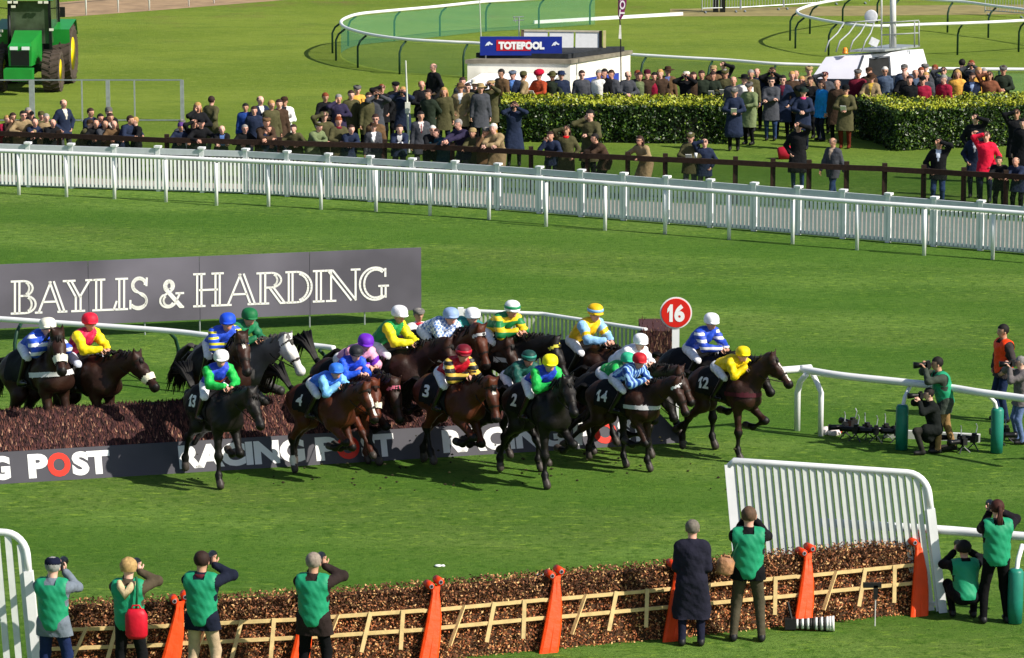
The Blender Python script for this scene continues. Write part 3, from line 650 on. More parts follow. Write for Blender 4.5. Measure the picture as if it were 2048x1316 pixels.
# ================================================================== ground
def ground_mat():
    m = bpy.data.materials.new('turf'); m.use_nodes = True; t = m.node_tree; b = t.nodes['Principled BSDF']; b.inputs['Roughness'].default_value = 1; b.inputs['Specular IOR Level'].default_value = .03
    N = lambda ty: t.nodes.new(ty)
    tc = N('ShaderNodeTexCoord'); sp = N('ShaderNodeSeparateXYZ'); t.links.new(tc.outputs['Object'], sp.inputs[0])
    def noise(scale, det=4, rough=.6, vec=None):
        n = N('ShaderNodeTexNoise'); n.inputs['Scale'].default_value = scale; n.inputs['Detail'].default_value = det; n.inputs['Roughness'].default_value = rough
        t.links.new(vec or tc.outputs['Object'], n.inputs['Vector']); return n.outputs[0]
    def mixc(f, a, c):
        x = N('ShaderNodeMix'); x.data_type = 'RGBA'
        for i, q in ((6, a), (7, c)):
            if isinstance(q, tuple): x.inputs[i].default_value = (*q, 1)
            else: t.links.new(q, x.inputs[i])
        t.links.new(f, x.inputs[0]); return x.outputs[2]
    def mr(v, a, c, d=0, e=1):
        x = N('ShaderNodeMapRange'); x.clamp = True
        for i, q in zip((1, 2, 3, 4), (a, c, d, e)): x.inputs[i].default_value = q
        t.links.new(v, x.inputs[0]); return x.outputs[0]
    def mth(op, a, c):
        x = N('ShaderNodeMath'); x.operation = op
        for i, q in enumerate((a, c)):
            if isinstance(q, (int, float)): x.inputs[i].default_value = q
            else: t.links.new(q, x.inputs[i])
        return x.outputs[0]
    lush1, lush2 = (.086, .172, .030), (.138, .240, .046)
    far1, far2 = (.155, .225, .030), (.20, .27, .040)
    # mottling at three sizes, drawn out sideways as the mower leaves it
    mp = N('ShaderNodeMapping'); mp.inputs['Scale'].default_value = (.5, 1, 1); t.links.new(tc.outputs['Object'], mp.inputs['Vector'])
    a = mixc(mr(noise(.28, 5, .6, mp.outputs[0]), .42, .58), lush1, lush2)
    a = mixc(mr(noise(.11, 4, .6), .50, .66, 0, .5), a, (.15, .20, .05))
    a = mixc(mr(noise(1.5, 6, .7, mp.outputs[0]), .47, .60, 0, .5), a, (.085, .175, .022))
    a = mixc(mr(noise(5, 4, .7), .50, .64, 0, .75), a, (.045, .115, .012))
    a = mixc(mr(noise(7, 3, .7, mp.outputs[0]), .55, .68, 0, .7), a, (.25, .38, .05))
    f = mixc(mr(noise(.16, 5, .6, mp.outputs[0]), .42, .58), far1, far2)
    f = mixc(mr(noise(.5, 5, .7, mp.outputs[0]), .5, .66, 0, .45), f, (.10, .17, .03))
    f = mixc(mr(noise(1.2, 6, .75, mp.outputs[0]), .48, .62, 0, .55), f, (.13, .20, .03))
    f = mixc(mr(noise(5, 3, .7, mp.outputs[0]), .54, .68, 0, .5), f, (.28, .34, .09))
    # cut lengthways bands on the course
    line = mth('ADD', sp.outputs[1], mth('MULTIPLY', sp.outputs[0], .32))
    wv = mth('SINE', mth('MULTIPLY', line, .95), 0); a = mixc(mr(mth('ADD', wv, mth('MULTIPLY', noise(.6), 1.2)), .2, 1.3, 0, .55), a, (.060, .150, .018))
    yy = mth('ADD', sp.outputs[1], mth('MULTIPLY', noise(.2), 6))
    g = mixc(mr(yy, 101, 112), a, f)
    # trodden and worn earth near the far track
    worn = mixc(mr(noise(.35, 6, .7), .55, .72, 0, .8), g, (.19, .15, .06)); g = mixc(mr(yy, 132, 150, 0, 1), g, worn)
    g = mixc(mr(noise(16, 2, .5), .60, .66, 0, .5), g, (.03, .06, .01))
    t.links.new(g, b.inputs['Base Color'])
    bp = N('ShaderNodeBump'); bp.inputs['Strength'].default_value = .75; bp.inputs['Distance'].default_value = .10
    t.links.new(mth('ADD', noise(6, 8, .8, mp.outputs[0]), mth('MULTIPLY', noise(22, 3, .7), .35)), bp.inputs['Height']); t.links.new(bp.outputs[0], b.inputs['Normal'])
    return m
mb = MB(); nx, ny = 8, 8
mb.add([(-1500, -60, 0), (1500, -60, 0), (1500, 2500, 0), (-1500, 2500, 0)], [(0, 1, 2, 3)])
tag(mb.build('ground', ground_mat()), 'green turf of the racecourse', kind='structure')

def ribbon(name, top, bot, m, z=.004, label=None):
    mb = MB(); n = len(top); vs = [P(*p) for p in top] + [P(*p) for p in bot]
    vs = [V3(v.x, v.y, z) for v in vs]; mb.add(vs, [(i, n + i, n + i + 1, i + 1) for i in range(n - 1)]); return tag(mb.build(name, m), label, kind='structure')
# fence lines measured on the photograph (ground rows)
def lerp(tab, x):
    for (x0, y0), (x1, y1) in zip(tab, tab[1:]):
        if x <= x1 or (x1, y1) == tab[-1]: return y0 + (y1 - y0) * (x - x0) / (x1 - x0)
PICK = [(-120, 367), (0, 372), (500, 388), (1000, 420), (1500, 461), (2048, 508), (2200, 522)]
RAIL = [(-120, 384), (38, 390), (332, 403), (642, 419), (978, 440), (1330, 468), (1714, 500), (1985, 519), (2200, 538)]
DARK = [(-120, 340), (0, 345), (400, 362), (820, 372), (1000, 382), (1180, 394), (1470, 408), (1845, 426), (2048, 440), (2200, 452)]
xs = list(range(-120, 2201, 40))
ribbon('path', [(x, lerp(DARK, x) + 4) for x in xs], [(x, lerp(PICK, x) - 1.5) for x in xs], mat('#9a948a', .9, .15, 3, .3, 20), label='pale worn walkway between the two far fences')
ribbon('dirt_track', [(x, y) for x, y in ((60, 10), (150, 2), (350, -14), (620, -30))], [(60, 38), (150, 33), (350, 18), (620, -4)], mat('#9a8164', .95, .2, 1.5, .3, 20), label='brown dirt track at the far left')
ribbon('dirt_track', [(x, y) for x, y in ((1340, 18), (1700, 12), (2200, 8))], [(1340, 33), (1700, 32), (2200, 27)], mat('#8a7f52', .95, .2, 1.5, .3, 20), z=.005, label='dry brown track behind the curved rails')

# ------------------------------------------------------------------ white picket fence
def at_line(tab, x, z=0): return P(x, lerp(tab, x), 0) + V3(0, 0, z)
def resample(pts, step):
    out = [pts[0].copy()]; acc = 0.0
    for a, b in zip(pts, pts[1:]):
        L = (b - a).length; u = step - acc
        while u <= L: out.append(a + (b - a) * (u / L)); u += step
        acc = (acc + L) % step if L + acc >= step else acc + L
    return out
line = [at_line(PICK, x) for x in range(-110, 2190, 20)]
pf = thing('picket_fence', 'long low white picket fence with flat topped posts behind the plain white rail', 'fence', line[0])
step = 1.17; pts = resample(line, step); hF = 1.13
# align so that a post stands at photo x = 99
for i, (a, b) in enumerate(zip(pts, pts[1:])):
    d = (b - a).normalized(); n = V3(d.y, -d.x, 0)
    if n.y > 0: n = -n
    m = MB(); m.box(a + V3(0, 0, (hF) / 2), (.11, .11, hF), Matrix.Rotation(math.atan2(d.y, d.x), 3, 'Z')); m.box(a + V3(0, 0, hF + .02), (.17, .17, .05), Matrix.Rotation(math.atan2(d.y, d.x), 3, 'Z'))
    m.build_local('post', WHITE, pf)
    m = MB(); off = n * .07
    a1, b1 = a + off, b + off
    k = 11
    for j in range(k):
        q = a1.lerp(b1, (j + .5) / k); m.bar(q + V3(0, 0, .06), q + V3(0, 0, hF - .2), .066, .022)
    m.build_local('picket_panel', WHITE, pf)
    m = MB(); m.bar(a + V3(0, 0, hF - .1) + n * .02, b + V3(0, 0, hF - .1) + n * .02, .05, .15); m.build_local('rail', mat((.62, .65, .68), .45, .05), pf); m = MB(); m.bar(a + V3(0, 0, .07) - n * .0, b + V3(0, 0, .07), .05, .09); m.build_local('rail', mat((.62, .65, .68), .45, .05), pf)
# ------------------------------------------------------------------ plain running rails
def running_rail(label, pix, h=1.12, post_step=2.0, rail_r=.06, post_m=WHITE, lean=.0, inward=(0, 1), pixtop=False, start=0.0, pad=None, name='running_rail', net=None, netlabel=None, railm=WHITE, posts=None, curve=True, postr=.035):
    """pix = ground pixels (or pixels of the rail top when pixtop)"""
    L = [P(x, y, h if pixtop else 0) for x, y in pix]; L = [V3(p.x, p.y, 0) for p in L]
    root = thing(name, label, 'rail', L[0])
    m = MB(); fine = []
    for i in range(len(L) - 1):
        p0, p1, p2, p3 = L[max(i - 1, 0)], L[i], L[i + 1], L[min(i + 2, len(L) - 1)]
        for k in range(6):
            t = k / 6; fine.append(.5 * ((2 * p1) + (p2 - p0) * t + (2 * p0 - 5 * p1 + 4 * p2 - p3) * t * t + (3 * p1 - p0 - 3 * p2 + p3) * t ** 3))
    fine.append(L[-1]); m.tube([p + V3(0, 0, h) for p in fine], rail_r, 10); m.build_local('rail', railm, root, True)
    ps = resample(fine, post_step) if posts is None else [V3(P(x, y).x, P(x, y).y, 0) for x, y in posts]
    for p in ps:
        q = min(range(len(fine)), key=lambda i: (fine[i] - p).length); d = (fine[min(q + 1, len(fine) - 1)] - fine[max(q - 1, 0)]).normalized(); n = V3(d.y, -d.x, 0)
        if n.y * inward[1] + n.x * inward[0] < 0: n = -n
        m = MB(); f = p + n * .32 if curve else p
        top = p + V3(0, 0, h - rail_r)
        m.tube([f, f + V3(0, 0, h * .62), f.lerp(top, .35) + V3(0, 0, 0) if False else V3(f.x, f.y, 0).lerp(V3(p.x, p.y, 0), .3) + V3(0, 0, h * .80), top] if curve else [f, top], postr, 8)
        m.build_local('post', post_m, root, True)
        if pad:
            m = MB(); m.tube([f + V3(0, 0, .01), f + V3(0, 0, h * .30), f + V3(0, 0, h * .66), f + V3(0, 0, h * .70)], [.105, .112, .11, .085], 12); m.build_local('pad', pad, root, True)
    if net:
        m = MB(); vs = []
        for p in fine: vs += [p + V3(0, 0, .03), p + V3(0, 0, h - .08)]
        m.add(vs, [(2 * i, 2 * i + 2, 2 * i + 3, 2 * i + 1) for i in range(len(fine) - 1)]); m.build_local('netting', net, root)
    return root, fine
running_rail('plain white tubular running rail just in front of the picket fence', [(x, lerp(RAIL, x)) for x in range(-120, 2201, 120)], 1.12, posts=[(38, 390), (133, 394), (229, 398), (332, 404), (433, 411), (537, 413), (642, 419), (752, 423), (860, 431), (978, 439), (1092, 453), (1210, 461), (1330, 468), (1458, 479), (1585, 488), (1714, 500), (1848, 511), (1985, 519)], inward=(0, -1), curve=False, postr=.045, rail_r=.055)
NETG = bpy.data.materials.new('green_netting'); NETG.use_nodes = True
def net_mat(m, col, alpha, scale=0):
    t = m.node_tree; b = t.nodes['Principled BSDF']; b.inputs['Base Color'].default_value = (*hexc(col), 1); b.inputs['Roughness'].default_value = .9; b.inputs['Alpha'].default_value = alpha; b.inputs['Specular IOR Level'].default_value = .1
net_mat(NETG, '#4f9478', .34)
DGREEN = mat('#173a2c', .5, .1)
running_rail('curved white rail with dark green posts and green netting left of the blue sign', [(1190, -10), (1029, 0), (961, 4), (865, 14), (763, 23), (718, 28), (694, 35), (682, 43), (686, 52), (704, 60), (745, 70), (814, 79), (899, 84), (961, 87), (1100, 98), (1241, 108), (1357, 115), (1450, 120), (1539, 127), (1621, 130), (1850, 137), (2048, 139), (2200, 141)], 1.12, 2.3, .055, DGREEN, inward=(-1, 0), pixtop=True, net=NETG, name='curved_rail')
running_rail('sharply curved white rail with dark posts behind the white van', [(1770, -14), (1674, 0), (1631, 8), (1603, 17), (1594, 23), (1605, 31), (1643, 40), (1679, 46), (1720, 51), (1765, 52), (1846, 49), (1941, 46), (2048, 41), (2180, 32)], 1.12, 2.5, .055, DGREEN, inward=(-1, 0), pixtop=True, name='curved_rail')
running_rail('far straight white rail with dark posts at the top right corner', [(1800, -6), (1870, 0), (1929, 4), (1989, 12), (2048, 19), (2160, 36)], 1.12, 2.4, .055, DGREEN, inward=(-1, 0), pixtop=True, name='curved_rail')
running_rail('white rail on slanting white posts beside the dirt track', [(100, -45), (170, -47), (305, -58), (440, -68), (640, -84)], 1.15, pixtop=True, posts=[(176, 32), (243, 26), (309, 22), (389, 14), (438, 8), (520, -1)], inward=(-1, 0), name='curved_rail')
# low white board on the grass
a, b = P(1068, 48), P(1365, 31); m = MB(); m.bar(a + V3(0, 0, .07), b + V3(0, 0, .07), .08, .12); tag(m.build('low_rail', WHITE), 'low white rail lying along the grass behind the blue sign', 'rail')
# ------------------------------------------------------------------ dark post and rail fence with netting
df = thing('post_and_rail_fence', 'dark brown post and rail fence with wire netting in front of the crowd', 'fence', at_line(DARK, 0))
dfl = [at_line(DARK, x) for x in range(-110, 2190, 20)]; WOOD = mat('#2b1d14', .9, .3, 12, .4, 30)
px = [x for x in (-60, 120, 335, 560, 770, 905, 1062, 1175, 1255, 1330, 1470, 1545, 1617, 1692, 1768, 1846, 1926, 2010, 2095)]
pts = [at_line(DARK, x) for x in px]
for a in pts: m = MB(); m.box(a + V3(0, 0, .6), (.12, .12, 1.2)); m.build_local('post', WOOD, df)
for a, b in zip(pts, pts[1:]): m = MB(); m.bar(a + V3(0, -.08, 1.06), b + V3(0, -.08, 1.06 + rnd.uniform(-.015, .015)), .06, .13); m.build_local('rail', WOOD, df)
NETW = bpy.data.materials.new('wire_netting'); NETW.use_nodes = True; net_mat(NETW, '#2a3a26', .38)
m = MB(); vs = []
for p in dfl: vs += [p + V3(0, -.06, .05), p + V3(0, -.06, 1.0)]
m.add(vs, [(2 * i, 2 * i + 2, 2 * i + 3, 2 * i + 1) for i in range(len(dfl) - 1)]); m.build_local('netting', NETW, df)

# ------------------------------------------------------------------ leafy masses
def leaves(mb, n, fn, size, mis, rr, flat=.6):
    vs = []; fs = []; mi = []
    for _ in range(n):
        c, nrm = fn(rr); a = V3(rr.gauss(0, 1), rr.gauss(0, 1), rr.gauss(0, 1)); nn = (nrm * flat + a.normalized() * (1 - flat * .5)).normalized()
        t = nn.cross(V3(rr.gauss(0, 1), rr.gauss(0, 1), rr.gauss(0, 1))).normalized(); u = nn.cross(t); s = size * rr.uniform(.6, 1.3); b = len(vs)
        vs += [c - t * s, c - u * s * .5, c + t * s, c + u * s * .5]; fs.append((b, b + 1, b + 2, b + 3)); mi.append(rr.choice(mis))
    b = len(mb.v); mb.v += [tuple(v) for v in vs]; mb.f += [tuple(i + b for i in f) for f in fs]; mb.m += mi
def hedge(label, corners, h, n, seed):
    """corners: ground quad A (front left) B (front right) C (back right) D (back left)"""
    A, B, C_, D = corners; ctr = (A + B + C_ + D) / 4; root = thing('hedge', label, 'hedge', V3(A.x, A.y, 0)); rr = random.Random(seed)
    m = MB(); sh = [p.lerp(ctr, .0) + (ctr - p).normalized() * .18 for p in (A, B, C_, D)]
    m.add([p + V3(0, 0, z) for z in (0.0, h - .12) for p in sh], [(0, 1, 5, 4), (1, 2, 6, 5), (2, 3, 7, 6), (3, 0, 4, 7), (4, 5, 6, 7)]); m.build_local('branches', mat('#151a0a', .95, .3, 6), root)
    faces = [(A, B, .5), (B, C_, .1), (D, A, .16), (None, None, .30)]; wts = [f[2] for f in faces]
    from mathutils import noise
    def fn(rr):
        f = rr.choices(faces, wts)[0]
        if f[0] is None:
            u, v = rr.random(), rr.random(); p = A.lerp(B, u).lerp(D.lerp(C_, u), v); nrm = V3(0, 0, 1); z = h
        else:
            p = f[0].lerp(f[1], rr.random()); z = h * rr.random() ** .9; d = (f[1] - f[0]).normalized(); nrm = V3(d.y, -d.x, 0)
        q = V3(p.x, p.y, z); bmp = noise.noise(q * 1.1) * .13 + noise.noise(q * 3.7) * .07
        return q + nrm * (bmp + rr.uniform(-.12, .03)), nrm
    m = MB(); leaves(m, n, fn, .047, [0, 0, 0, 1, 1, 2, 3], rr, .55)
    m.build_local('foliage', [mat('#213812', .45, .2, spec=.5), mat('#365417', .4, .2, spec=.5), mat('#5f7a1e', .45, .2, spec=.5), mat('#16240c', .5, .2)], root)
    m = MB(); leaves(m, n // 7, lambda r_: ((lambda u, v: (A.lerp(B, u).lerp(D.lerp(C_, u), v) + V3(0, 0, h + r_.uniform(-.02, .10)), V3(0, 0, 1)))(r_.random(), r_.random() ** 1.3)), .05, [0, 0, 1], rr, .3)
    m.build_local('top_leaves', [mat('#8f9a1e', .5, .15, spec=.4), mat('#a8aa30', .5, .15, spec=.4)], root)  # paler yellow-green leaves scattered over the top
    return root
hedge('clipped green hedge behind the lone spectator in the long navy coat', [P(1000, 284), P(1452, 288), P(1452, 288) + V3(.1, 2.2, 0), P(1000, 284) + V3(.1, 2.2, 0)], 1.06, 24000, 3)
hedge('clipped green hedge reaching out of the right edge with its end in shade', [P(1792, 302), P(2150, 286), P(2150, 286) + V3(0, 2.3, 0), P(1706, 272)], 1.13, 24000, 4)

# ================================================================== advertising banner
gl, gr = P(-80, 687), P(843, 645); d = (gr - gl).normalized(); nB = V3(d.y, -d.x, 0)
if nB.y > 0: nB = -nB
ban = thing('banner_board', 'long dark grey advertising board with white outlined lettering standing on the course', 'banner', gl)
z0, z1 = .27, 1.57; L = (gr - gl).length; np_ = 4
BG = mat('#67636e', .5, .3, .55, spec=.3, key='banner')
cuts = [-80, 178, 400, 620, 843]
def onB(px, z): q = PL(px, 640, gl, nB); return V3(q.x, q.y, z)
for a, b in zip(cuts, cuts[1:]):
    A_, B_ = onB(a, 0), onB(b, 0); m = MB(); m.bar(A_.lerp(B_, .002) + V3(0, 0, (z0 + z1) / 2), A_.lerp(B_, .998) + V3(0, 0, (z0 + z1) / 2), .03, z1 - z0); m.build_local('panel', BG, ban)
for x in cuts[:-1] + [290, 510, 730, 840]: A_ = onB(x, 0) - nB * .04; m = MB(); m.tube([A_, A_ + V3(0, 0, z1 - .1)], .018, 6); m.build_local('leg', GALV, ban)
# inline serif lettering, drawn as pairs of thin strokes
def glyph(ch):
    G = []; W_ = .11
    def th(*p): G.append(list(p))
    def dbl(x0, y0, x1, y1, w=W_):
        dx, dy = x1 - x0, y1 - y0; n_ = math.hypot(dx * .9, dy); 
        for s in (-1, 1): G.append([(x0 + s * w, y0), (x1 + s * w, y1)])
    def serif(x, y, w=.2): G.append([(x - w, y), (x + w, y)])
    def arc(cx, cy, rx, ry, a0, a1, n=12): return [(cx + rx * math.cos(R(a0 + (a1 - a0) * i / n)), cy + ry * math.sin(R(a0 + (a1 - a0) * i / n))) for i in range(n + 1)]
    if ch == 'I': dbl(.5, 0, .5, 1, .2); serif(.5, 0, .5); serif(.5, 1, .5)
    elif ch == 'B': dbl(.24, 0, .24, 1, .09); G.append([(.0, 1), (.5, 1)] + arc(.5, .77, .36, .23, 90, -90)); G.append([(.35, .54), (.55, .54)] + arc(.55, .27, .43, .27, 90, -90) + [(0, 0)]); G.append(arc(.5, .77, .22, .2, 60, -60)); G.append(arc(.55, .27, .27, .23, 60, -60))
    elif ch == 'A': th((.08, 0), (.48, 1)); dbl(.51, 1, .86, 0, .07); th((.22, .34), (.68, .34)); serif(.08, 0, .11); serif(.86, 0, .15)
    elif ch == 'Y': dbl(.2, 1, .5, .45, .07); th((.88, 1), (.55, .45)); dbl(.5, .48, .5, 0, .08); serif(.2, 1, .2); serif(.88, 1, .13); serif(.5, 0, .22)
    elif ch == 'L': dbl(.28, 0, .28, 1, .1); serif(.28, 1, .25); th((.04, 0), (.88, 0), (1, .27))
    elif ch == 'S':
        for k in (0, .07): G.append([(.86 - k, .97 if not k else .9), (.84 - k, .78)] if k else [(.88, 1.0), (.86, .74)]); G.append(arc(.5, .77, .36 - k, .25 - k * .8, 35, 235, 12) + arc(.46, .25, .42 - k * .3 + (k and .0), .27 - k, 62, -145, 14))
        th((.06, .28), (.06, 0))
    elif ch == '&': G.append(arc(.4, .78, .2, .2, 250, -60)); G.append(arc(.4, .78, .11, .13, 250, -60)); th((.22, .66), (.85, 0), (1, 0)); th((.33, .66), (.95, .02)); G.append([(.5, .6), (.22, .45)] + arc(.36, .25, .32, .25, 130, 330) + [(.85, .5)]); th((.68, .5), (1, .5)); G.append(arc(.38, .25, .2, .19, 130, 330))
    elif ch == 'H': dbl(.2, 0, .2, 1, .07); dbl(.8, 0, .8, 1, .07); th((.2, .5), (.8, .5)); [serif(x, y, .19) for x in (.2, .8) for y in (0, 1)]
    elif ch == 'R': dbl(.22, 0, .22, 1, .08); serif(.22, 0, .2); G.append([(.02, 1), (.5, 1)] + arc(.5, .76, .33, .24, 90, -90) + [(.3, .52)]); G.append(arc(.5, .76, .2, .2, 60, -60)); dbl(.52, .5, .86, .03, .07); serif(.9, 0, .1)
    elif ch == 'D': dbl(.2, 0, .2, 1, .07); G.append([(.02, 1), (.42, 1)] + arc(.42, .5, .56, .5, 90, -90, 16) + [(.02, 0)]); G.append(arc(.42, .5, .43, .44, 75, -75, 14))
    elif ch == 'N': th((.17, 0), (.17, 1)); th((.88, 0), (.88, 1)); dbl(.15, 1, .82, 0, .07); serif(.17, 0, .14); serif(.88, 1, .13); serif(.1, 1, .1)
    elif ch == 'G': G.append(arc(.55, .5, .53, .52, 48, 312, 20)); G.append(arc(.57, .5, .40, .45, 55, 305, 18)); th((.9, .98), (.9, .72)); dbl(.84, 0.05, .84, .42, .07); serif(.84, .42, .17)
    return G
base = lambda x: 627 + (x - 22) * (597 - 627) / 753; capt = lambda x: 563 + (x - 22) * (533 - 563) / 753
lt = dict(zip('bcdefghijklmno', 'x' * 14)); m = MB()
ext = [('B', 22, 72, 0, 1), ('A', 72, 133, 0, .95), ('Y', 126, 186, 0, .95), ('L', 183, 233, 0, .95), ('I', 231, 255, 0, .95), ('S', 258, 298, 0, .95), ('&', 318, 367, 0, .86), ('H', 386, 447, 0, 1), ('A', 450, 514, 0, .95), ('R', 512, 572, 0, .95), ('D', 570, 624, 0, .95), ('I', 626, 648, 0, .95), ('N', 650, 719, 0, .95), ('G', 718, 776, 0, .97)]
for i_, (ch, xa, xb, ya, yb) in enumerate(ext):
    m = MB()
    for st in glyph(ch):
        q = []
        for gx, gy_ in st:
            x = xa + (xb - xa) * gx; y = base(x) + (capt(x) - base(x)) * gy_ * yb; w_ = PL(x, y, gl, nB); q.append(w_ + nB * .02)
        for a, b in zip(q, q[1:]):
            e = (b - a); 
            if e.length < 1e-4: continue
            e.normalize(); s_ = e.cross(nB).normalized() * .021; a2, b2 = a - e * .008, b + e * .008
            m.poly([a2 - s_, b2 - s_, b2 + s_, a2 + s_], .003, nB)
    m.build_local('letter', mat('#f4f2ee', .5, 0), ban)

# ================================================================== left running rail behind the horses
running_rail('white running rail on bent dark posts below the advertising board', [(-60, 633), (0, 638), (312, 660), (425, 672), (570, 686), (640, 693), (668, 697)], 1.12, pixtop=True, posts=[(47, 752), (340, 775), (640, 815)], post_m=DGREEN, inward=(1, -.4), rail_r=.055)

# ================================================================== steeplechase fence
BIRCH = [mat('#45292a', .95, .3, 20), mat('#664036', .95, .3, 20), mat('#2a1a19', .95, .3, 20), mat('#a07a62', .95, .3, 20)]
fl_, fr_ = P(-60, 972), P(1352, 886); fd = (fr_ - fl_).normalized(); fb = V3(-fd.y, fd.x, 0)    # fb: away from the camera
sf = thing('steeplechase_fence', 'long brown birch jump with a grey lettered board along its foot', 'jump', fl_); FLn = (fr_ - fl_).length
prof = [(.22, .47), (.85, .98), (.95, 1.03), (1.2, 1.03), (1.35, .97), (1.5, 0)]
Lb = FLn - .45; m = MB(); vs = []
for e in (0, Lb): vs += [fl_ + fd * e + fb * a + V3(0, 0, z - .02) for a, z in [(.22, 0)] + prof]
k = len(prof) + 1; m.add(vs, [(i, i + k, i + 1 + k, i + 1) for i in range(k - 1)] + [tuple(range(k)), tuple(range(2 * k - 1, k - 1, -1))]); m.build_local('core', BIRCH[2], sf)
rr = random.Random(11); m = MB()
for _ in range(15000):                               # packed birch twigs on the sloping face and the top
    u = rr.random() * Lb
    t = rr.random()
    if t < .78: v = rr.random(); a, z = .22 + .66 * v, .47 + .53 * v; L_ = rr.uniform(.06, .16)
    else: a, z = rr.uniform(.88, 1.3), 1.0; L_ = rr.uniform(.02, .07)
    p = fl_ + fd * u + fb * a + V3(0, 0, z); up = (fb * .77 + V3(0, 0, .62) if t < .78 else V3(0, 0, 1)) + fd * rr.uniform(-.35, .35) - fb * rr.uniform(0, .22); w_ = fd * rr.uniform(.008, .016)
    q = p + up * L_; m.add([p - w_, p + w_, q], [(0, 1, 2)], rr.choices((0, 1, 2, 3), (5, 3, 4, .55))[0])
m.build_local('birch', BIRCH, sf)
# sloping board with lettering
BD = mat('#46454d', .55, .12, 1.5); zb = .50; ba = .20
m = MB(); e = fd * .18
m.poly([fl_, fr_ + e * 1.2, fr_ - e * 1.3 + fb * ba + V3(0, 0, zb), fl_ + fb * ba + V3(0, 0, zb)], .02, (fb * .9).normalized()); m.build_local('board', BD, sf)
bn = fd.cross(fb * ba + V3(0, 0, zb)).normalized(); bn = bn if bn.y < 0 else -bn
def onboard(px, v): q = PL(px, 930, fl_, V3(fb.x, fb.y, 0)); u = (q - fl_).dot(fd); return fl_ + fd * u + (fb * ba + V3(0, 0, zb)) * v + bn * .006
for txt, xa, xb, mt in (('RACING', -178, 22, 0), ('P', 58, 98, 0), ('O', 97, 143, 1), ('ST', 146, 222, 0), ('RACING', 360, 612, 0), ('P', 634, 678, 0), ('O', 676, 722, 1), ('ST', 725, 791, 0), ('RACING', 888, 1132, 0), ('P', 1150, 1192, 0), ('O', 1190, 1236, 1), ('ST', 1239, 1296, 0)):
    m = MB(); put_text(m, txt, lambda u, v: onboard(xa + (xb - xa) * u, .12 + .76 * v), .055); m.build_local('lettering', mat('#efefef' if not mt else '#e8301c', .5, 0), sf)

# picket wing of the next jump, and its birch end, behind the horses
a, b, c_ = P(928, 758), P(1085, 765), P(1292, 800); wing = thing('fence_wing', 'pale curved picket wing leading to the far birch jump', 'fence', a)
seg = [a.lerp(b, i / 18) for i in range(18)] + [b.lerp(c_, i / 26) for i in range(27)]
m = MB()
for p in seg: m.bar(p + V3(0, 0, .02), p + V3(0, 0, 1.3), .045, .03)
m.build_local('pickets', mat('#b9beb2', .5, .1), wing)
m = MB(); m.tube([p + V3(0, 0, 1.32) for p in seg], .04, 8); m.build_local('top_rail', WHITE, wing, True)
m = MB(); m.box(a + V3(-.06, 0, .69), (.11, .12, 1.38)); m.build_local('end_post', WHITE, wing)
fa = P(1284, 800); m = MB(); m.box(fa + V3(.3, .6, .66), (.66, 1.3, 1.30)); fj = thing('birch_jump', 'end of a purple brown birch jump behind the round number sign', 'jump', fa); m.build_local('core', BIRCH[0], fj)
m = MB()
for _ in range(1500): p = fa + V3(rr.uniform(-.03, .63), rr.choice((-.06, rr.uniform(0, 1.2))), rr.uniform(.1, 1.3)); q = p + V3(rr.uniform(-.03, .03), -.02, rr.uniform(.05, .12)); m.add([p - V3(.012, 0, 0), p + V3(.012, 0, 0), q], [(0, 1, 2)], rr.randrange(4))
m.build_local('birch', BIRCH, fj)
# round marker 16
f = P(1350, 838); sg = thing('marker_sign', 'round red marker sign with white number 16 on a white post', 'sign', f); hs = (838 - 625) / sc(838)
m = MB(); m.box(f + V3(0, 0, (hs - .2) / 2), (.13, .09, hs - .2)); m.build_local('post', WHITE, sg)
m = MB(); m.lathe([(.26, -.012), (.265, 0), (.26, .012)], 36, Matrix.Translation(f + V3(0, -.06, hs)) @ Matrix.Rotation(R(90), 4, 'X')); m.build_local('disc', mat('#d8281e', .4, .04), sg)
m = MB(); m.lathe([(.288, -.01), (.29, 0), (.288, .01)], 36, Matrix.Translation(f + V3(0, -.045, hs)) @ Matrix.Rotation(R(90), 4, 'X')); m.build_local('rim', WHITE, sg)
m = MB(); put_number(m, '16', lambda u, v: f + V3(-.155 + .31 * u, -.076, hs - .16 + .32 * v), .05); m.build_local('number', mat('#f4f4f4', .5, 0), sg)

# ================================================================== right hand running rail with padded posts
PADG = mat('#1c7a68', .45, .12, 5, .15, 12, .4)
rr2, fine = running_rail('white running rail with green padded posts around the photographers', [(1601, 738), (1680, 751), (1793, 763), (1884, 773), (1960, 785), (2048, 797), (2160, 816)], 1.14, pixtop=True, posts=[(1818, 893), (1973, 912), (2135, 934)], inward=(1, -.6), pad=PADG, rail_r=.065)
running_rail('white rail ending in a bent white post beside the camera pile', [(1480, 746), (1560, 741), (1622, 736)], 1.14, pixtop=True, posts=[(1611, 868)], inward=(-1, -.3), rail_r=.065, postr=.055)
ep = P(1641, 872); ep2 = P(1622, 740, 1.10); m = MB(); m.tube([ep, ep + V3(0, 0, .78), ep + V3(-.05, 0, .9), ep2], .05, 10); m.build_local('post', WHITE, rr2, True)
running_rail('white rail at the lower right passing behind the picket wing', [(1640, 1045), (1872, 1059), (1960, 1066), (2048, 1073), (2160, 1084)], 1.14, pixtop=True, posts=[(2041, 1236)], inward=(1, -.6), pad=PADG, rail_r=.065)

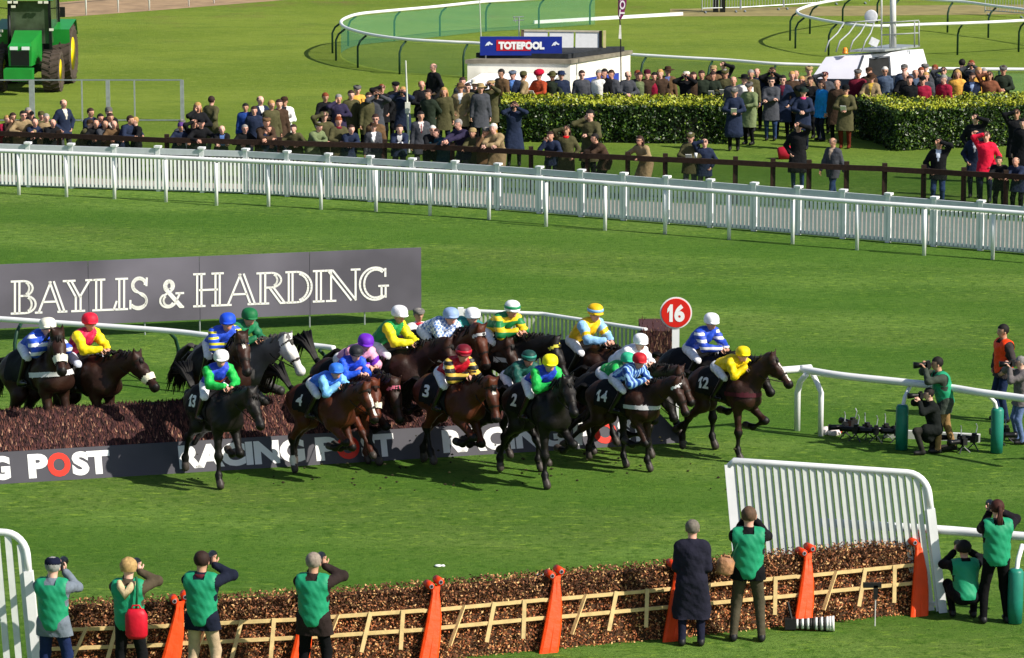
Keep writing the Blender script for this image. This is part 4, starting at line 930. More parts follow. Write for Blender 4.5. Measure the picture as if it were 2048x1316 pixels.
# ================================================================== brush hurdle in the foreground
HB = [(90, 1366), (330, 1356), (590, 1343), (850, 1325), (1092, 1302), (1338, 1279), (1598, 1253), (1832, 1229), (1852, 1227)]
hp = [P(x, y) for x, y in HB]; hk = V3(0, 0, 0)
hur = thing('brush_hurdle', 'long leafy brown hurdle with orange padded uprights and pale wooden battens', 'hurdle', hp[0])
LF = [mat('#8a5638', .75, .3, 20), mat('#b0734a', .7, .3, 20), mat('#5d3b28', .85, .3, 20), mat('#d9ab74', .7, .3, 20), mat('#46301f', .9, .3, 20)]
BAT = mat('#d9bd84', .7, .15, 8, .2, 20); ORG = mat('#f2490a', .55, .10, 4, .5, 9, .3); ORG2 = mat('#d83c0a', .5, .06, 4)
rr = random.Random(21); LENS = [(b - a).length for a, b in zip(hp, hp[1:])]; tot_ = sum(LENS)
mc, m1, m2 = MB(), MB(), MB()
for i, (A0, B0) in enumerate(zip(hp, hp[1:])):
    hd_ = (B0 - A0).normalized(); hk = V3(-hd_.y, hd_.x, 0); lean = hk * .30 + hd_ * .06; L0 = LENS[i]; A_, B_ = A0 + hk * .1, B0 + hk * .1
    for z_0, z_1, t0, t1 in ((0, .72, .0, .12), (.66, .92, -.02, .2)):
        o0, o1 = lean * z_0, lean * z_1
        mc.add([A_ + o0 + hk * t0 + V3(0, 0, z_0), B_ + o0 + hk * t0 + V3(0, 0, z_0), B_ + o1 + hk * t0 + V3(0, 0, z_1), A_ + o1 + hk * t0 + V3(0, 0, z_1), A_ + o0 + hk * t1 + V3(0, 0, z_0), B_ + o0 + hk * t1 + V3(0, 0, z_0), B_ + o1 + hk * t1 + V3(0, 0, z_1), A_ + o1 + hk * t1 + V3(0, 0, z_1)], [(0, 1, 2, 3), (5, 4, 7, 6), (3, 2, 6, 7), (0, 3, 7, 4), (1, 5, 6, 2)])
    def fn1(r_):
        u = r_.random() * L0; z = r_.random() * .74; return A0 + hd_ * u + lean * z + hk * (.1 + r_.uniform(-.10, .02)) + V3(0, 0, z), -hk
    def fn2(r_):
        u = r_.random() * L0; z = .68 + r_.random() * .30; top = r_.random() < .3; dd = r_.uniform(-.05, .32) if top else r_.uniform(-.10, .0)
        return A0 + hd_ * u + lean * z + hk * (.08 + dd) + V3(0, 0, .95 + r_.uniform(-.02, .06) if top else z), V3(0, 0, 1) if top else -hk
    leaves(m1, int(26000 * L0 / tot_), fn1, .021, [0, 0, 1, 2, 3, 2], rr, .6); leaves(m2, int(24000 * L0 / tot_), fn2, .023, [0, 2, 2, 4, 2, 4, 1, 3], rr, .5)
mc.build_local('core', LF[4], hur); m1.build_local('lower_brush', [mat('#a8623c', .7, .3, 20), mat('#c98550', .7, .3, 20), mat('#7a4a30', .8, .3, 20), mat('#e6b67c', .7, .3, 20), LF[4]], hur); m2.build_local('top_brush', LF, hur)  # lower leaves: brightened copy of the palette, sunlight put into their colour
for i, (a, b) in enumerate(zip(hp[:-1], hp[1:-1])):
    hd_ = (b - a).normalized(); hk = V3(-hd_.y, hd_.x, 0); lean = hk * .30 + hd_ * .06
    for zz in (.68, .44): q = lean * zz - hk * .02 + V3(0, 0, zz); m = MB(); m.bar(a + q, b + q + V3(0, 0, rr.uniform(-.01, .01)), .03, .048); m.build_local('batten', BAT, hur)
    for t, sk in ((.28, .12), (.55, .06), (.82, .0)):
        p = a.lerp(b, t); m = MB(); m.bar(p + hd_ * (-sk - .02) + lean * .2 - hk * .04 + V3(0, 0, .20), p + hd_ * (sk * .6 + .02) + lean * .7 - hk * .05 + V3(0, 0, .72), .055, .02); m.build_local('stake', BAT, hur)
for i, p in enumerate(hp[1:-1]):
    hd_ = (hp[i + 2] - p).normalized(); hk = V3(-hd_.y, hd_.x, 0); lean = hk * .30 + hd_ * .06
    for s_ in (-1, 1):
        m = MB(); q = p - hk * .10 + hd_ * .062 * s_; tp = p + lean * 1.0 - hk * .04 + hd_ * (.04 * s_ + (.2 if i < 6 else .1)) + V3(0, 0, 1.0); vs = []
        sec = [(0, .085, .03), (.08, .088, .04), (.35, .085, .045), (.6, .072, .045), (.8, .048, .04), (.9, .034, .035), (1, .048, .04)]
        for t, wx_, ty in sec:
            c = q.lerp(tp, t) + hd_ * (.03 * math.sin(t * 3) - .02 * t * (1 + s_))
            for k_ in range(8): a_ = 2 * math.pi * k_ / 8 + .39; vs.append(c + hd_ * wx_ * .95 * math.copysign(abs(math.cos(a_)) ** .6, math.cos(a_)) + hk * ty * math.sin(a_))
        m.add(vs, [(i_ * 8 + k_, i_ * 8 + (k_ + 1) % 8, (i_ + 1) * 8 + (k_ + 1) % 8, (i_ + 1) * 8 + k_) for i_ in range(6) for k_ in range(8)] + [tuple(range(8)), tuple(range(48, 56))[::-1]]); m.build_local('padded_upright', ORG, hur, False)
        c = p + lean * 1.02 + hk * (.02 + .02 * s_) + hd_ * (.075 * s_ + (.18 if i < 6 else .08)) + V3(0, 0, 1.03 + .02 * s_); m = MB(); m.tube([c - hk * .10, c + hk * .10], .055, 12); m.build_local('pad_roll', ORG2, hur, True)
        m = MB(); m.tube([c - hk * .112, c - hk * .101], .030, 12); m.tube([c - hk * .114, c - hk * .102], .02, 12, 1); m.build_local('pipe_end', [mat('#8f8f98', .4), BLACK], hur)
# wings
def wing_panel(label, bl, br, tl, tr, n, rc=.28, grp=None):
    """ground corners bl, br; top corners tl, tr (world)"""
    root = thing('hurdle_wing', label, 'fence', V3(bl.x, bl.y, 0)); WG = mat('#d9ddd8', .45, .06)
    S4 = lambda u, v: bl.lerp(br, u).lerp(tl.lerp(tr, u), v)
    nrm = (br - bl).cross(tl - bl).normalized()
    for i in range(n):
        u = (i + .5) / n; m = MB(); v1 = 1 - max(0, (u - (1 - rc * .4)) / (rc * .4)) ** 2 * .12; a, b = S4(u, .01), S4(u, v1 - .01); m.bar(a, b, .085, .05); m.build_local('slat', WG, root)
    m = MB(); W3 = (br - bl).length; H3 = (tl - bl).length; r1 = rc / W3; r2 = rc / H3
    pts = [S4(0, .93)] + [S4(0, 1)] if False else [S4(.0, 1 - r2 * .3), S4(r1 * .3, 1)]
    pts += [S4(.25, 1), S4(.5, 1), S4(.75, 1)] + [S4(1 - r1 + r1 * math.sin(R(a)), 1 - r2 + r2 * math.cos(R(a))) for a in range(0, 91, 15)] + [S4(1, .72)]
    m.tube(pts, .05, 10); m.build_local('top_rail', WHITE, root, True)
    m = MB(); a, b = S4(1, 0), S4(1, .75); m.bar(a, b, .12, .1); m.build_local('end_post', WHITE, root)
    m = MB(); a, b = S4(0, 0), S4(0, .97); m.bar(a, b, .13, .08); m.build_local('end_post', WHITE, root)
    m = MB(); m.bar(S4(0, .06), S4(1, .06), .06, .05); m.build_local('bottom_rail', WG, root)
    return root
br = P(1886, 1225); bl = P(1482, 1198); Yv = V3(0, 1, 0)
def topat(px, py, base, back): return PL(px, py, base + V3(0, back, 0), Yv)
tl, tr = topat(1457, 921, bl, .25), topat(1853, 948, br, .25)
wing_panel('white slatted hurdle wing leaning at the right end of the brush hurdle', bl, br, tl, tr, 27)
br = P(78, 1362); bl = P(-330, 1340); wing_panel('white slatted hurdle wing cut off by the left edge', bl, br, topat(-340, 1040, bl, .2), topat(50, 1068, br, .2), 17)

# ================================================================== kiosk with the blue sign
K0 = P(1140, 243); K1 = P(935, 243); CREAM = mat('#e6e2d6', .5, .08, 3); hK = (243 - 127) / sc(243)
ki = thing('kiosk', 'white betting kiosk with a raised awning and flat roof behind the hedge', 'kiosk', K1)
side = V3(1.85, 2.6, 0); m = MB(); q = [K1, K0, K0 + side, K1 + side * .9]
m.add([p + V3(0, 0, z) for z in (0, hK) for p in q], [(0, 1, 5, 4), (1, 2, 6, 5), (2, 3, 7, 6), (3, 0, 4, 7)]); m.build_local('wall', CREAM, ki)
m = MB(); ctr = sum(q, V3(0, 0, 0)) / 4; q2 = [p + (p - ctr).normalized() * .08 for p in q]; m.add([p + V3(0, 0, z) for z in (hK - .02, hK + .09) for p in q2], [(0, 1, 5, 4), (1, 2, 6, 5), (2, 3, 7, 6), (3, 0, 4, 7), (4, 5, 6, 7), (3, 2, 1, 0)]); m.build_local('roof', mat('#7a7466', .8, .25, 4), ki)
m = MB(); sd_ = side.normalized(); m.add([p + V3(0, 0, z) for z in (hK + .1, hK + .24) for p in (K1 + V3(.25, .5, 0), K0 + V3(-.05, .2, 0), K0 + side * .9, K1 + side * .8)], [(0, 1, 5, 4), (1, 2, 6, 5), (2, 3, 7, 6), (3, 0, 4, 7), (4, 5, 6, 7)]); m.build_local('roof_equipment', mat('#25282c', .7, .3, 6), ki)
m = MB(); a = K1 + V3(.45, -.03, hK * .72); b = K0 + V3(-.35, -.03, hK * .72); m.add([a, b, b + V3(0, 0, -hK * .62), a + V3(0, 0, -hK * .62)], [(0, 1, 2, 3)]); m.build_local('serving_hatch', mat('#20242a', .7), ki)
m = MB(); m.poly([K1 + V3(.4, -.02, hK * .80), K0 + V3(-.25, -.02, hK * .80), K0 + V3(-.9, -1.15, hK * .62), K1 + V3(-.35, -1.15, hK * .62)], .03, V3(0, 0, 1)); m.build_local('awning', mat('#eef0f4', .5, .03), ki)
dS = side.normalized(); nS = V3(dS.y, -dS.x, 0) 
for t0, t1, nm in ((.13, .43, 'poster'), (.47, .80, 'poster')):
    m = MB(); a, b = K0 + side * t0 + nS * .02, K0 + side * t1 + nS * .02; m.add([a + V3(0, 0, .5), b + V3(0, 0, .5), b + V3(0, 0, hK * .70), a + V3(0, 0, hK * .70)], [(0, 1, 2, 3)]); m.build_local(nm, mat('#2a3f9c', .5, .2, 4), ki)
# sign board on two short legs on the roof
sA, sB = PL(960, 112, K1 + V3(0, .35, 0), Yv), PL(1124, 112, K1 + V3(0, .35, 0), Yv); hS = 37 / sc(243)
si = thing('roof_sign', 'blue sign with red panel and white lettering standing on the kiosk roof', 'sign', V3(sA.x, sA.y, sA.z))
m = MB(); m.bar((sA + sB) / 2 + V3(-(sB - sA).length / 2, 0, hS / 2 + .02), (sA + sB) / 2 + V3((sB - sA).length / 2, 0, hS / 2 + .02), .06, hS); m.build_local('board', mat('#1b2f8e', .45, .1, 3), si)
Ws = (sB - sA).length; U = lambda u, v, o=.04: V3(sA.x + Ws * u, sA.y - o, sA.z + .02 + hS * v)
m = MB(); m.add([U(.20, .25), U(.62, .25), U(.62, .83), U(.20, .83)], [(0, 1, 2, 3)]); m.build_local('red_panel', mat('#c4202c', .5, .1), si)
m = MB(); put_text(m, 'TOTEPOOL', lambda u, v: U(.225 + .56 * u, .32 + .42 * v, .05), .07); m.build_local('lettering', mat('#f2f2f2', .5, 0), si)
for u0 in (.06, .87):                                    # white running horse emblem, drawn as a stroke mark
    m = MB(); pts = [(0, .4), (.25, .75), (.55, .9), (.8, .7), (1, .62), (.85, .5), (.6, .62), (.45, .45), (.3, .5)]; m.add([U(u0 + .1 * a, .3 + .5 * b, .045) for a, b in pts], [tuple(range(len(pts)))[::-1]]); m.build_local('emblem', mat('#dfe6f4', .5, 0), si)
for u in (.07, .97): m = MB(); m.tube([U(u, -.35, -.04), U(u, .5, -.04)], .025, 6); m.build_local('leg', GALV, si)
# white panel frame behind the sign
pA, pB = PL(1045, 102, K1 + V3(0, 2.0, 0), Yv), PL(1201, 104, K1 + V3(0, 2.0, 0), Yv); fp = thing('roof_screen', 'white panelled screen with dark right post standing behind the blue sign', 'screen', pA)
hP = 40 / sc(215); n_ = 3
for i in range(n_): a, b = pA.lerp(pB, i / n_), pA.lerp(pB, (i + 1) / n_); m = MB(); m.bar(a + V3(.03, 0, hP / 2), b + V3(-.03, 0, hP / 2), .04, hP * .9); m.build_local('panel', mat('#e8eaec', .5, .04), fp)
m = MB(); m.bar(pA + V3(0, -.02, hP), pB + V3(0, -.02, hP), .05, .05); m.build_local('frame', mat('#b9b2a0', .6), fp)
for k, (u, mm_) in enumerate(((0, mat('#6b5a48', .8)), (1.0, BLACK), (1.05, mat('#c9c08a', .6)))): a = pA.lerp(pB, u); m = MB(); m.bar(a + V3(0, 0, -.25), a + V3(0, 0, hP + .02), .09, .09); m.build_local('post', mm_, fp)
m = MB(); a = PL(963, 100, K1 + V3(0, .8, 0), Yv); m.tube([a, a + V3(-.07, 0, 1.9)], .015, 6); tag(m.build('aerial', mat('#c9cfc0', .5)), 'thin pale aerial rising from the left of the blue sign', 'aerial')
an = thing('antenna', 'small antenna with crossed rods on a short mast behind the blue sign', 'antenna', PL(1038, 98, K1 + V3(0, 2.0, 0), Yv)); a = an.location.copy(); m = MB(); m.tube([a + V3(0, 0, -.2), a + V3(0, 0, .95)], .02, 6); m.build_local('mast', GALV, an); m = MB()
for z in (.85, .95): m.tube([a + V3(-.18, 0, z), a + V3(.15, 0, z + .02)], .012, 5)
m.tube([a + V3(-.1, 0, .8), a + V3(-.16, 0, .98)], .012, 5); m.build_local('rods', GALV, an)
# feather flag
ff = P(1243, 246); fg = thing('feather_flag', 'tall purple feather flag with white letters beside the kiosk', 'flag', ff); s_ = 1 / sc(246)
def FP(px, py): q = PL(px, py, ff, Yv); return q
m = MB(); m.tube([ff, FP(1241, 60), FP(1237, 0), FP(1236, -60)], .02, 6); m.build_local('pole', BLACK, fg)
m = MB(); m.poly([FP(1236, -70), FP(1236, 30), FP(1240, 42), FP(1247, 30), FP(1253, 8), FP(1254, -40), FP(1248, -70)], .015, V3(0, -1, 0)); m.build_local('banner', mat('#7c1f5c', .6, .15, 3), fg)
m = MB(); m.poly([FP(1239, 50), FP(1237, 77), FP(1243, 78), FP(1242, 50)], .02, V3(0, -1, 0)); m.build_local('strap', mat('#e9e6dc', .6), fg)
m = MB(); put_text(m, 'TOTE', lambda u, v: FP(1249 - 11 * v + 1.5 * math.sin(u * 3), 33 - u * 58) + V3(0, -.03, 0), .03); m.build_local('lettering', mat('#f0e6ee', .6, 0), fg)

# ================================================================== white camera vehicle with roof platform
v0 = P(1708, 250); va = thing('camera_vehicle', 'white box van with slanted blanked windscreen and open side hatch behind the crowd', 'van', v0)
VW = mat('#e9e9ee', .4, .05, 2, spec=.5); b1_, b3_ = P(1857, 234), P(1621, 249); b2_ = b3_ + (b1_ - v0); sdir = b1_ - v0; b0 = [v0, b1_, b2_, b3_]
h0, h1, h3 = PL(1726, 111, v0 + V3(0, .3, 0), V3(0, 1, 0)), PL(1846, 98, b1_, V3(0, 1, 0)), PL(1652, 114, b3_ + V3(0, .3, 0), V3(0, 1, 0)); h2 = h3 + (h1 - h0); midz = PL(1710, 158, v0, V3(0, 1, 0)).z
m = MB(); lo_ = [p + V3(0, 0, .3) for p in b0]; mi_ = [p + V3(0, 0, midz) for p in b0]; hi_ = [h0, h1, h2, h3]
m.add(mi_ + hi_, [(1, 2, 6, 5), (2, 3, 7, 6), (4, 5, 6, 7), (0, 1, 5, 4)]); m.build_local('body', VW, va)
m = MB(); m.add(lo_ + mi_, [(0, 1, 5, 4), (1, 2, 6, 5), (2, 3, 7, 6), (3, 0, 4, 7), (0, 3, 2, 1)]); m.build_local('lower_body', mat('#1e2836', .5), va)
m = MB(); f0, f1, f2, f3_ = mi_[3], mi_[0], hi_[0], hi_[3]; m.add([f0, f1, f2, f3_], [(0, 1, 2, 3)]); m.build_local('windscreen', mat('#dcdce8', .35, .05, 2, spec=.5), va)
sl_n = (mi_[1] - mi_[0]).cross(hi_[0] - mi_[0]).normalized(); sl_n = sl_n if sl_n.y < 0 else -sl_n
SQ = lambda u, v, o=.012: (mi_[0].lerp(mi_[1], u)).lerp(hi_[0].lerp(hi_[1], u), v) + sl_n * o
m = MB(); m.add([SQ(.17, .0), SQ(.47, .0), SQ(.43, .84), SQ(.12, .84)], [(0, 1, 2, 3)]); m.build_local('side_hatch', mat('#16181a', .7, .4, 5), va)
m = MB()
for a_, b_ in (((.12, .84), (.43, .84)), ((.43, .84), (.47, 0)), ((.0, 1.0), (.0, 0))): m.bar(SQ(*a_, .02), SQ(*b_, .02), .05, .04)
m.build_local('trim', mat('#5a5f66', .5), va)
for k in (0, 1):
    c = v0 + sdir * (.2 + .6 * k) + sl_n * -.05; m = MB(); ax_ = V3(sl_n.x, sl_n.y, 0).normalized(); m.tube([c + V3(0, 0, .36), c + ax_ * .15 + V3(0, 0, .36)], .36, 18); m.build_local('wheel', mat('#111214', .8), va)
tc_ = (hi_[0] + hi_[1] + hi_[2] + hi_[3]) / 4; pl = thing('roof_platform', 'grey railed camera platform with curved guard bars on the white van roof', 'platform', tc_)
def PV(px, py, dy=1.4): return PL(px, py, v0 + V3(0, dy, 0), Yv)
m = MB(); m.add([PV(1700, 104, .6), PV(1770, 103, .4), PV(1840, 94, 3.0), PV(1782, 92, 3.2), PV(1700, 100, .6), PV(1770, 99, .4), PV(1840, 90, 3.0), PV(1782, 88, 3.2)], [(0, 1, 5, 4), (1, 2, 6, 5), (2, 3, 7, 6), (3, 0, 4, 7), (4, 5, 6, 7)]); m.build_local('deck', GALV, pl)
m = MB()
for a_, b_ in (((1763, 102), (1763, 44)), ((1829, 94), (1829, 40)), ((1838, 93), (1838, 42)), ((1780, 96), (1780, 50)), ((1763, 46), (1838, 41)), ((1763, 70), (1838, 66)), ((1700, 102), (1763, 103))): m.tube([PV(*a_), PV(*b_)], .022, 6)
m.build_local('railing', mat('#9aa09c', .5), pl, True)
m = MB()
for x0, x1 in ((1650, 1688), (1672, 1712), (1698, 1732), (1723, 1748)): m.tube([PV(x0, 104, .4), PV(x0 + 8, 82, .5), PV((x0 + x1) / 2 + 6, 66, .8), PV(x1, 46, 1.2)], .022, 6)
m.tube([PV(1688, 46, 1.2), PV(1762, 40, 1.2)], .022, 6); m.build_local('guard_bars', mat('#a8adb0', .5), pl, True)
m = MB(); m.tube([PV(1786, 94, 1.5), PV(1786, -30, 1.5)], [.10, .085], 12); m.tube([PV(1763, 60), PV(1763, -40)], .03, 6); m.build_local('mast', mat('#cfd0cc', .4, .05), pl, True)
m = MB(); Md = Matrix.Translation(PV(1742, 33)) @ Matrix.Rotation(R(80), 4, 'X') @ Matrix.Rotation(R(-20), 4, 'Y'); m.lathe([(.02, -.12), (.12, -.1), (.19, -.03), (.2, 0), (.18, .01)], 20, Md); tag(m.build('dish_aerial', mat('#e4e4ea', .4), None, True), 'small round white dish aerial above the van platform', 'dish')
m = MB(); m.box(PV(1748, 84), (.26, .12, .22), Matrix.Rotation(R(24), 3, 'Y')); m.tube([PV(1742, 92), PV(1750, 84)], .03, 6); tag(m.build('floodlight', [mat('#dfe0e2', .4)]), 'small white floodlight box on the van platform', 'lamp')
m = MB(); m.lathe([(.09, 0), (.09, .03), (.07, .05), (.075, .12), (.05, .17), (.001, .18)], 12, Matrix.Translation(PV(1690, 107, .3))); tag(m.build('beacon', mat('#f08a10', .3, .05, spec=.6), None, True), 'amber warning beacon on the front edge of the van roof', 'beacon')

# ================================================================== green tractor
t0 = P(60, 176); tr_ = thing('tractor', 'large green tractor with yellow wheel centres facing the course at the top left', 'tractor', t0, R(180 - 2)); tr_.scale = (.93, .93, .93); GR = mat('#1f8a33', .35, .08, 3, spec=.5); TY = mat('#4a4038', .9, .25, 8, .5, 12); YL = mat('#f0d400', .4, .05); DK = mat('#131514', .5, .2)
def lp(mb, name, m_, smooth=False, parent=None): return mb.build(name, m_, parent or tr_, smooth)
def wheel(x, y, r, wd, name):
    m = MB(); Mw = Matrix.Translation((x, y, r)) @ Matrix.Rotation(R(90), 4, 'Y'); h = wd / 2
    m.lathe([(r * .55, -h * .8), (r * .8, -h), (r * .95, -h * .9), (r * .97, 0), (r * .95, h * .9), (r * .8, h), (r * .55, h * .8)], 30, Mw)
    for k in range(20):
        for s in (-1, 1):
            a = 2 * math.pi * (k + (.5 if s > 0 else 0)) / 20; c = lambda rr_, aa, xx: V3(x + xx, y + rr_ * math.cos(aa), r + rr_ * math.sin(aa)); m.bar(c(r * .96, a, 0), c(r * .965, a + .16, s * h * .92), .07, .07)
    w_ = lp(m, name, TY)
    m = MB(); m.lathe([(r * .56, -h * .82), (r * .5, -h * .6), (r * .2, -h * .45), (r * .2, h * .45), (r * .5, h * .6), (r * .56, h * .82)], 24, Mw); lp(m, 'rim', YL, True, w_)
for s in (-1, 1): wheel(.95 * s, .95, .70, .62, 'front_wheel'); wheel(.98 * s, -1.55, 1.02, .68, 'rear_wheel')
m = MB(); m.add([(-.38, 1.9, .95), (.38, 1.9, .95), (.40, 1.9, 1.62), (-.40, 1.9, 1.62), (-.46, .1, .95), (.46, .1, .95), (.46, .1, 1.98), (-.46, .1, 1.98), (-.34, 1.7, 1.72), (.34, 1.7, 1.72)], [(0, 1, 2, 3), (2, 9, 8, 3), (9, 6, 7, 8), (1, 5, 6, 9, 2), (4, 0, 3, 8, 7), (0, 4, 5, 1)]); lp(m, 'bonnet', GR)
m = MB(); m.box((0, 1.91, 1.22), (.62, .05, .5)); lp(m, 'grille', DK)
for s in (-1, 1): m = MB(); m.box((.2 * s, 1.935, 1.56), (.26, .04, .11)); lp(m, 'headlight', mat('#e8ecf0', .2, 0, spec=.7))
m = MB(); m.box((0, 2.2, .72), (.95, .5, .38)); m.box((0, 2.0, .62), (.5, .4, .3)); lp(m, 'front_weight', GR)
m = MB(); m.box((0, 1.0, .8), (1.3, .3, .22)); m.box((0, -.3, .85), (.7, 3.0, .5)); lp(m, 'chassis', DK)
for s in (-1, 1):
    m = MB()
    m.add([(.62 * s, -.7, 1.1), (.62 * s, -.55, 1.95), (.62 * s, -2.2, 2.15), (.62 * s, -2.5, 1.6), (1.3 * s, -.7, 1.35), (1.3 * s, -.6, 1.95), (1.3 * s, -2.2, 2.15), (1.3 * s, -2.5, 1.6)], [(0, 4, 5, 1), (1, 5, 6, 2), (2, 6, 7, 3), (0, 1, 2, 3)])
    lp(m, 'mudguard', GR)
m = MB()
for x, y in ((-.72, -.2), (.72, -.2), (-.78, -1.75), (.78, -1.75)): m.bar((x, y, 1.3), (x * .95, y, 3.0), .09, .09)
m.box((0, -1, 1.35), (1.4, 1.5, .3)); lp(m, 'cab_frame', DK)
m = MB(); m.add([(-.7, -.22, 1.5), (.7, -.22, 1.5), (.67, -.22, 2.95), (-.67, -.22, 2.95)], [(0, 1, 2, 3)]); m.add([(.74, -.25, 1.5), (.76, -1.7, 1.5), (.73, -1.7, 2.95), (.7, -.25, 2.95)], [(0, 1, 2, 3)]); m.add([(-.74, -.25, 1.5), (-.76, -1.7, 1.5), (-.73, -1.7, 2.95), (-.7, -.25, 2.95)], [(0, 1, 2, 3)]); lp(m, 'cab_glass', mat('#3f4a3a', .1, .5, 2.5, spec=.8))
m = MB(); m.add([(-.85, 0, 3.0), (.85, 0, 3.0), (.85, -1.95, 3.0), (-.85, -1.95, 3.0), (-.72, -.15, 3.26), (.72, -.15, 3.26), (.72, -1.8, 3.26), (-.72, -1.8, 3.26)], [(0, 1, 5, 4), (1, 2, 6, 5), (2, 3, 7, 6), (3, 0, 4, 7), (4, 5, 6, 7), (3, 2, 1, 0)]); lp(m, 'cab_roof', mat('#2f8f6a', .35, .05))
for x, z in ((-.62, 2.93), (-.42, 2.93), (.42, 2.93), (.62, 2.93), (.5, 2.78), (-.78, 2.0), (.95, 1.95), (1.02, 1.8)): m = MB(); m.box((x, .03, z), (.14, .06, .08)); lp(m, 'lamp', mat('#e6e4d2', .25, 0, spec=.6))
for s in (-1, 1): m = MB(); m.bar((.75 * s, -.2, 2.7), (1.15 * s, .0, 2.75), .03, .03); m.box((1.17 * s, 0, 2.6), (.17, .06, .34)); lp(m, 'mirror', DK)
m = MB(); m.tube([(.62, .25, 1.3), (.62, .25, 2.5)], .06, 8); lp(m, 'exhaust', DK, True)
# grey tubular frame fence in front of it
ffn = thing('frame_fence', 'grey tubular frame fence with open panels standing in front of the tractor', 'fence', P(-40, 243)); hf = (243 - 161) / sc(243)
for x, wd in ((-60, .05), (65, .16), (165, .04), (217, .12), (270, .04), (365, .11)): a = P(x, 243); m = MB(); m.box(a + V3(0, 0, hf / 2), (wd, .06, hf)); m.build_local('post', GALV, ffn)
for z in (hf, .04): a, b = P(-60, 243), P(365, 243); m = MB(); m.bar(a + V3(0, 0, z), b + V3(0, 0, z), .04, .035); m.build_local('rail', mat('#8f979c', .4, .1, metal=.4), ffn)
# crowd control barriers at the very top right
def barrier(x0, y0, x1, y1, lab):
    a, b = P(x0, y0), P(x1, y1); root = thing('barrier', lab, 'barrier', a, group='metal crowd barriers by the far track'); m = MB(); m.tube([a + V3(0, 0, .1), a + V3(0, 0, 1.1), b + V3(0, 0, 1.1), b + V3(0, 0, .1)], .025, 6); m.tube([a + V3(0, 0, .18), b + V3(0, 0, .18)], .02, 6); m.build_local('frame', GALV, root)
    m = MB(); n_ = 14
    for i in range(1, n_): q = a.lerp(b, i / n_); m.tube([q + V3(0, 0, .18), q + V3(0, 0, 1.1)], .01, 4)
    m.build_local('bars', GALV, root)
    m = MB()
    for q in (a.lerp(b, .1), a.lerp(b, .9)): m.bar(q + V3(0, -.3, .03), q + V3(0, .3, .03), .05, .03)
    m.build_local('feet', GALV, root)
barrier(1404, 26, 1480, 24, 'left hand grey metal barrier right of the feather flag'); barrier(1482, 24, 1566, 19, 'middle grey metal barrier behind the curved rail'); barrier(1568, 19, 1640, 14, 'grey metal barrier inside the bend of the curved rail'); barrier(1666, 9, 1738, 7, 'grey metal barrier above the van dish aerial'); barrier(1970, 30, 2052, 36, 'grey metal barrier in the top right corner')
m = MB(); 
for x in (1432, 1446): a = P(x, 26); m.box(a + V3(0, .3, .7), (.2, .2, 1.4))
tag(m.build('dark_post', DK), 'pair of dark posts behind the left metal barrier', 'post')
# slim pale mast standing in the crowd
f = P(818, 305); ms = thing('pole', 'slim pale pole with small boxes standing among the crowd by the dark fence', 'pole', f); m = MB(); m.tube([f, f + V3(-.08, 0, 2.55)], [.035, .02], 8); m.build_local('mast', mat('#cfd2c8', .5), ms); m = MB(); m.box(f + V3(-.03, -.03, 1.25), (.14, .1, .3)); m.build_local('box', mat('#e0dfd6', .5), ms)

# ================================================================== the field: (helmet x, y), ground row, heading
def rider(hx, hy, gy, phi, hl, jl, hk, var, jk, **kw): return mounted(hx, hy, gy, phi, hl, jl, hk, var, jk, **kw)
rider(1484, 692, 922, 44, 'dark brown racehorse number 12 with white blaze, furthest right and clear of the fence', 'jockey in plain yellow silks and yellow cap on the rightmost horse, number 12',
      dict(coat='darkbay', legs=('fold', 'plant', 'back', 'drive'), neck=52, nyaw=12, head=-46, number='12', blaze='blaze', breast='#4a1420'), 'low', dict(torso='#e8c90c', sleeve='#e8c90c', helm='#f0d40a', band='#e8c90c', breeches='#dfe0e4'))
rider(1278, 711, 945, 40, 'dark bay racehorse number 14 with white breast girth beside the leading dark horse', 'jockey in blue and pale blue striped silks with a red cap on number 14',
      dict(coat='darkbay', legs=('plant', 'lift', 'drive', 'back'), neck=34, nyaw=4, head=-62, number='14', breast='#c9c9cc', browband='#d8d8d8'), 'mid', dict(torso=('stripes', '#16489a', '#9cc8ee', 14), sleeve=('stripes', '#16489a', '#9cc8ee', 14), helm='#b01824'))
rider(1100, 708, 974, 56, 'black racehorse number 2 stretching its near foreleg to the ground, frontmost in the middle', 'jockey in blue silks with green sleeves and bright yellow cap on number 2',
      dict(coat='black', legs=('fold', 'plant', 'back', 'drive'), neck=44, nyaw=-14, head=-44, number='2', vox=.024), 'mid', dict(torso='#1f3fb4', sleeve='#22b14c', helm='#f2e616', band='#d85020'))
rider(1058, 700, 944, 48, 'very dark racehorse number 11 half hidden behind the black horse number 2', 'jockey in dark green silks and dark green cap beside the yellow capped rider',
      dict(coat='black', legs=('plant', 'reach', 'gather', 'back'), neck=36, nyaw=0, head=-50, number='11'), 'mid', dict(torso='#174f46', sleeve='#174f46', helm='#14403a', helm2='#2f8b78'))
rider(928, 684, 952, 52, 'bright bay racehorse number 3 with a white star on its forehead', 'jockey in crimson silks with black and gold sleeves and maroon cap on number 3',
      dict(coat='bay', legs=('lift', 'fold', 'drive', 'gather'), neck=30, nyaw=-6, head=-68, number='3', blaze='star'), 'mid', dict(torso='#b01024', sleeve=('hoops', '#141414', '#d8b448', 9), helm='#6a1020', band='#e6e6e6', helm2='#c01830'))
rider(675, 727, 962, 46, 'bay racehorse number 4 with a long white blaze leading the left group', 'jockey in pale blue silks with mid blue cap on the bay number 4',
      dict(coat='bay', legs=('lift', 'fold', 'drive', 'stand'), neck=34, nyaw=0, head=-60, number='4', blaze='blaze', stock=(1,), tail='up'), 'low', dict(torso='#3b77e0', sleeve='#7cbcf4', helm='#3478e6'))
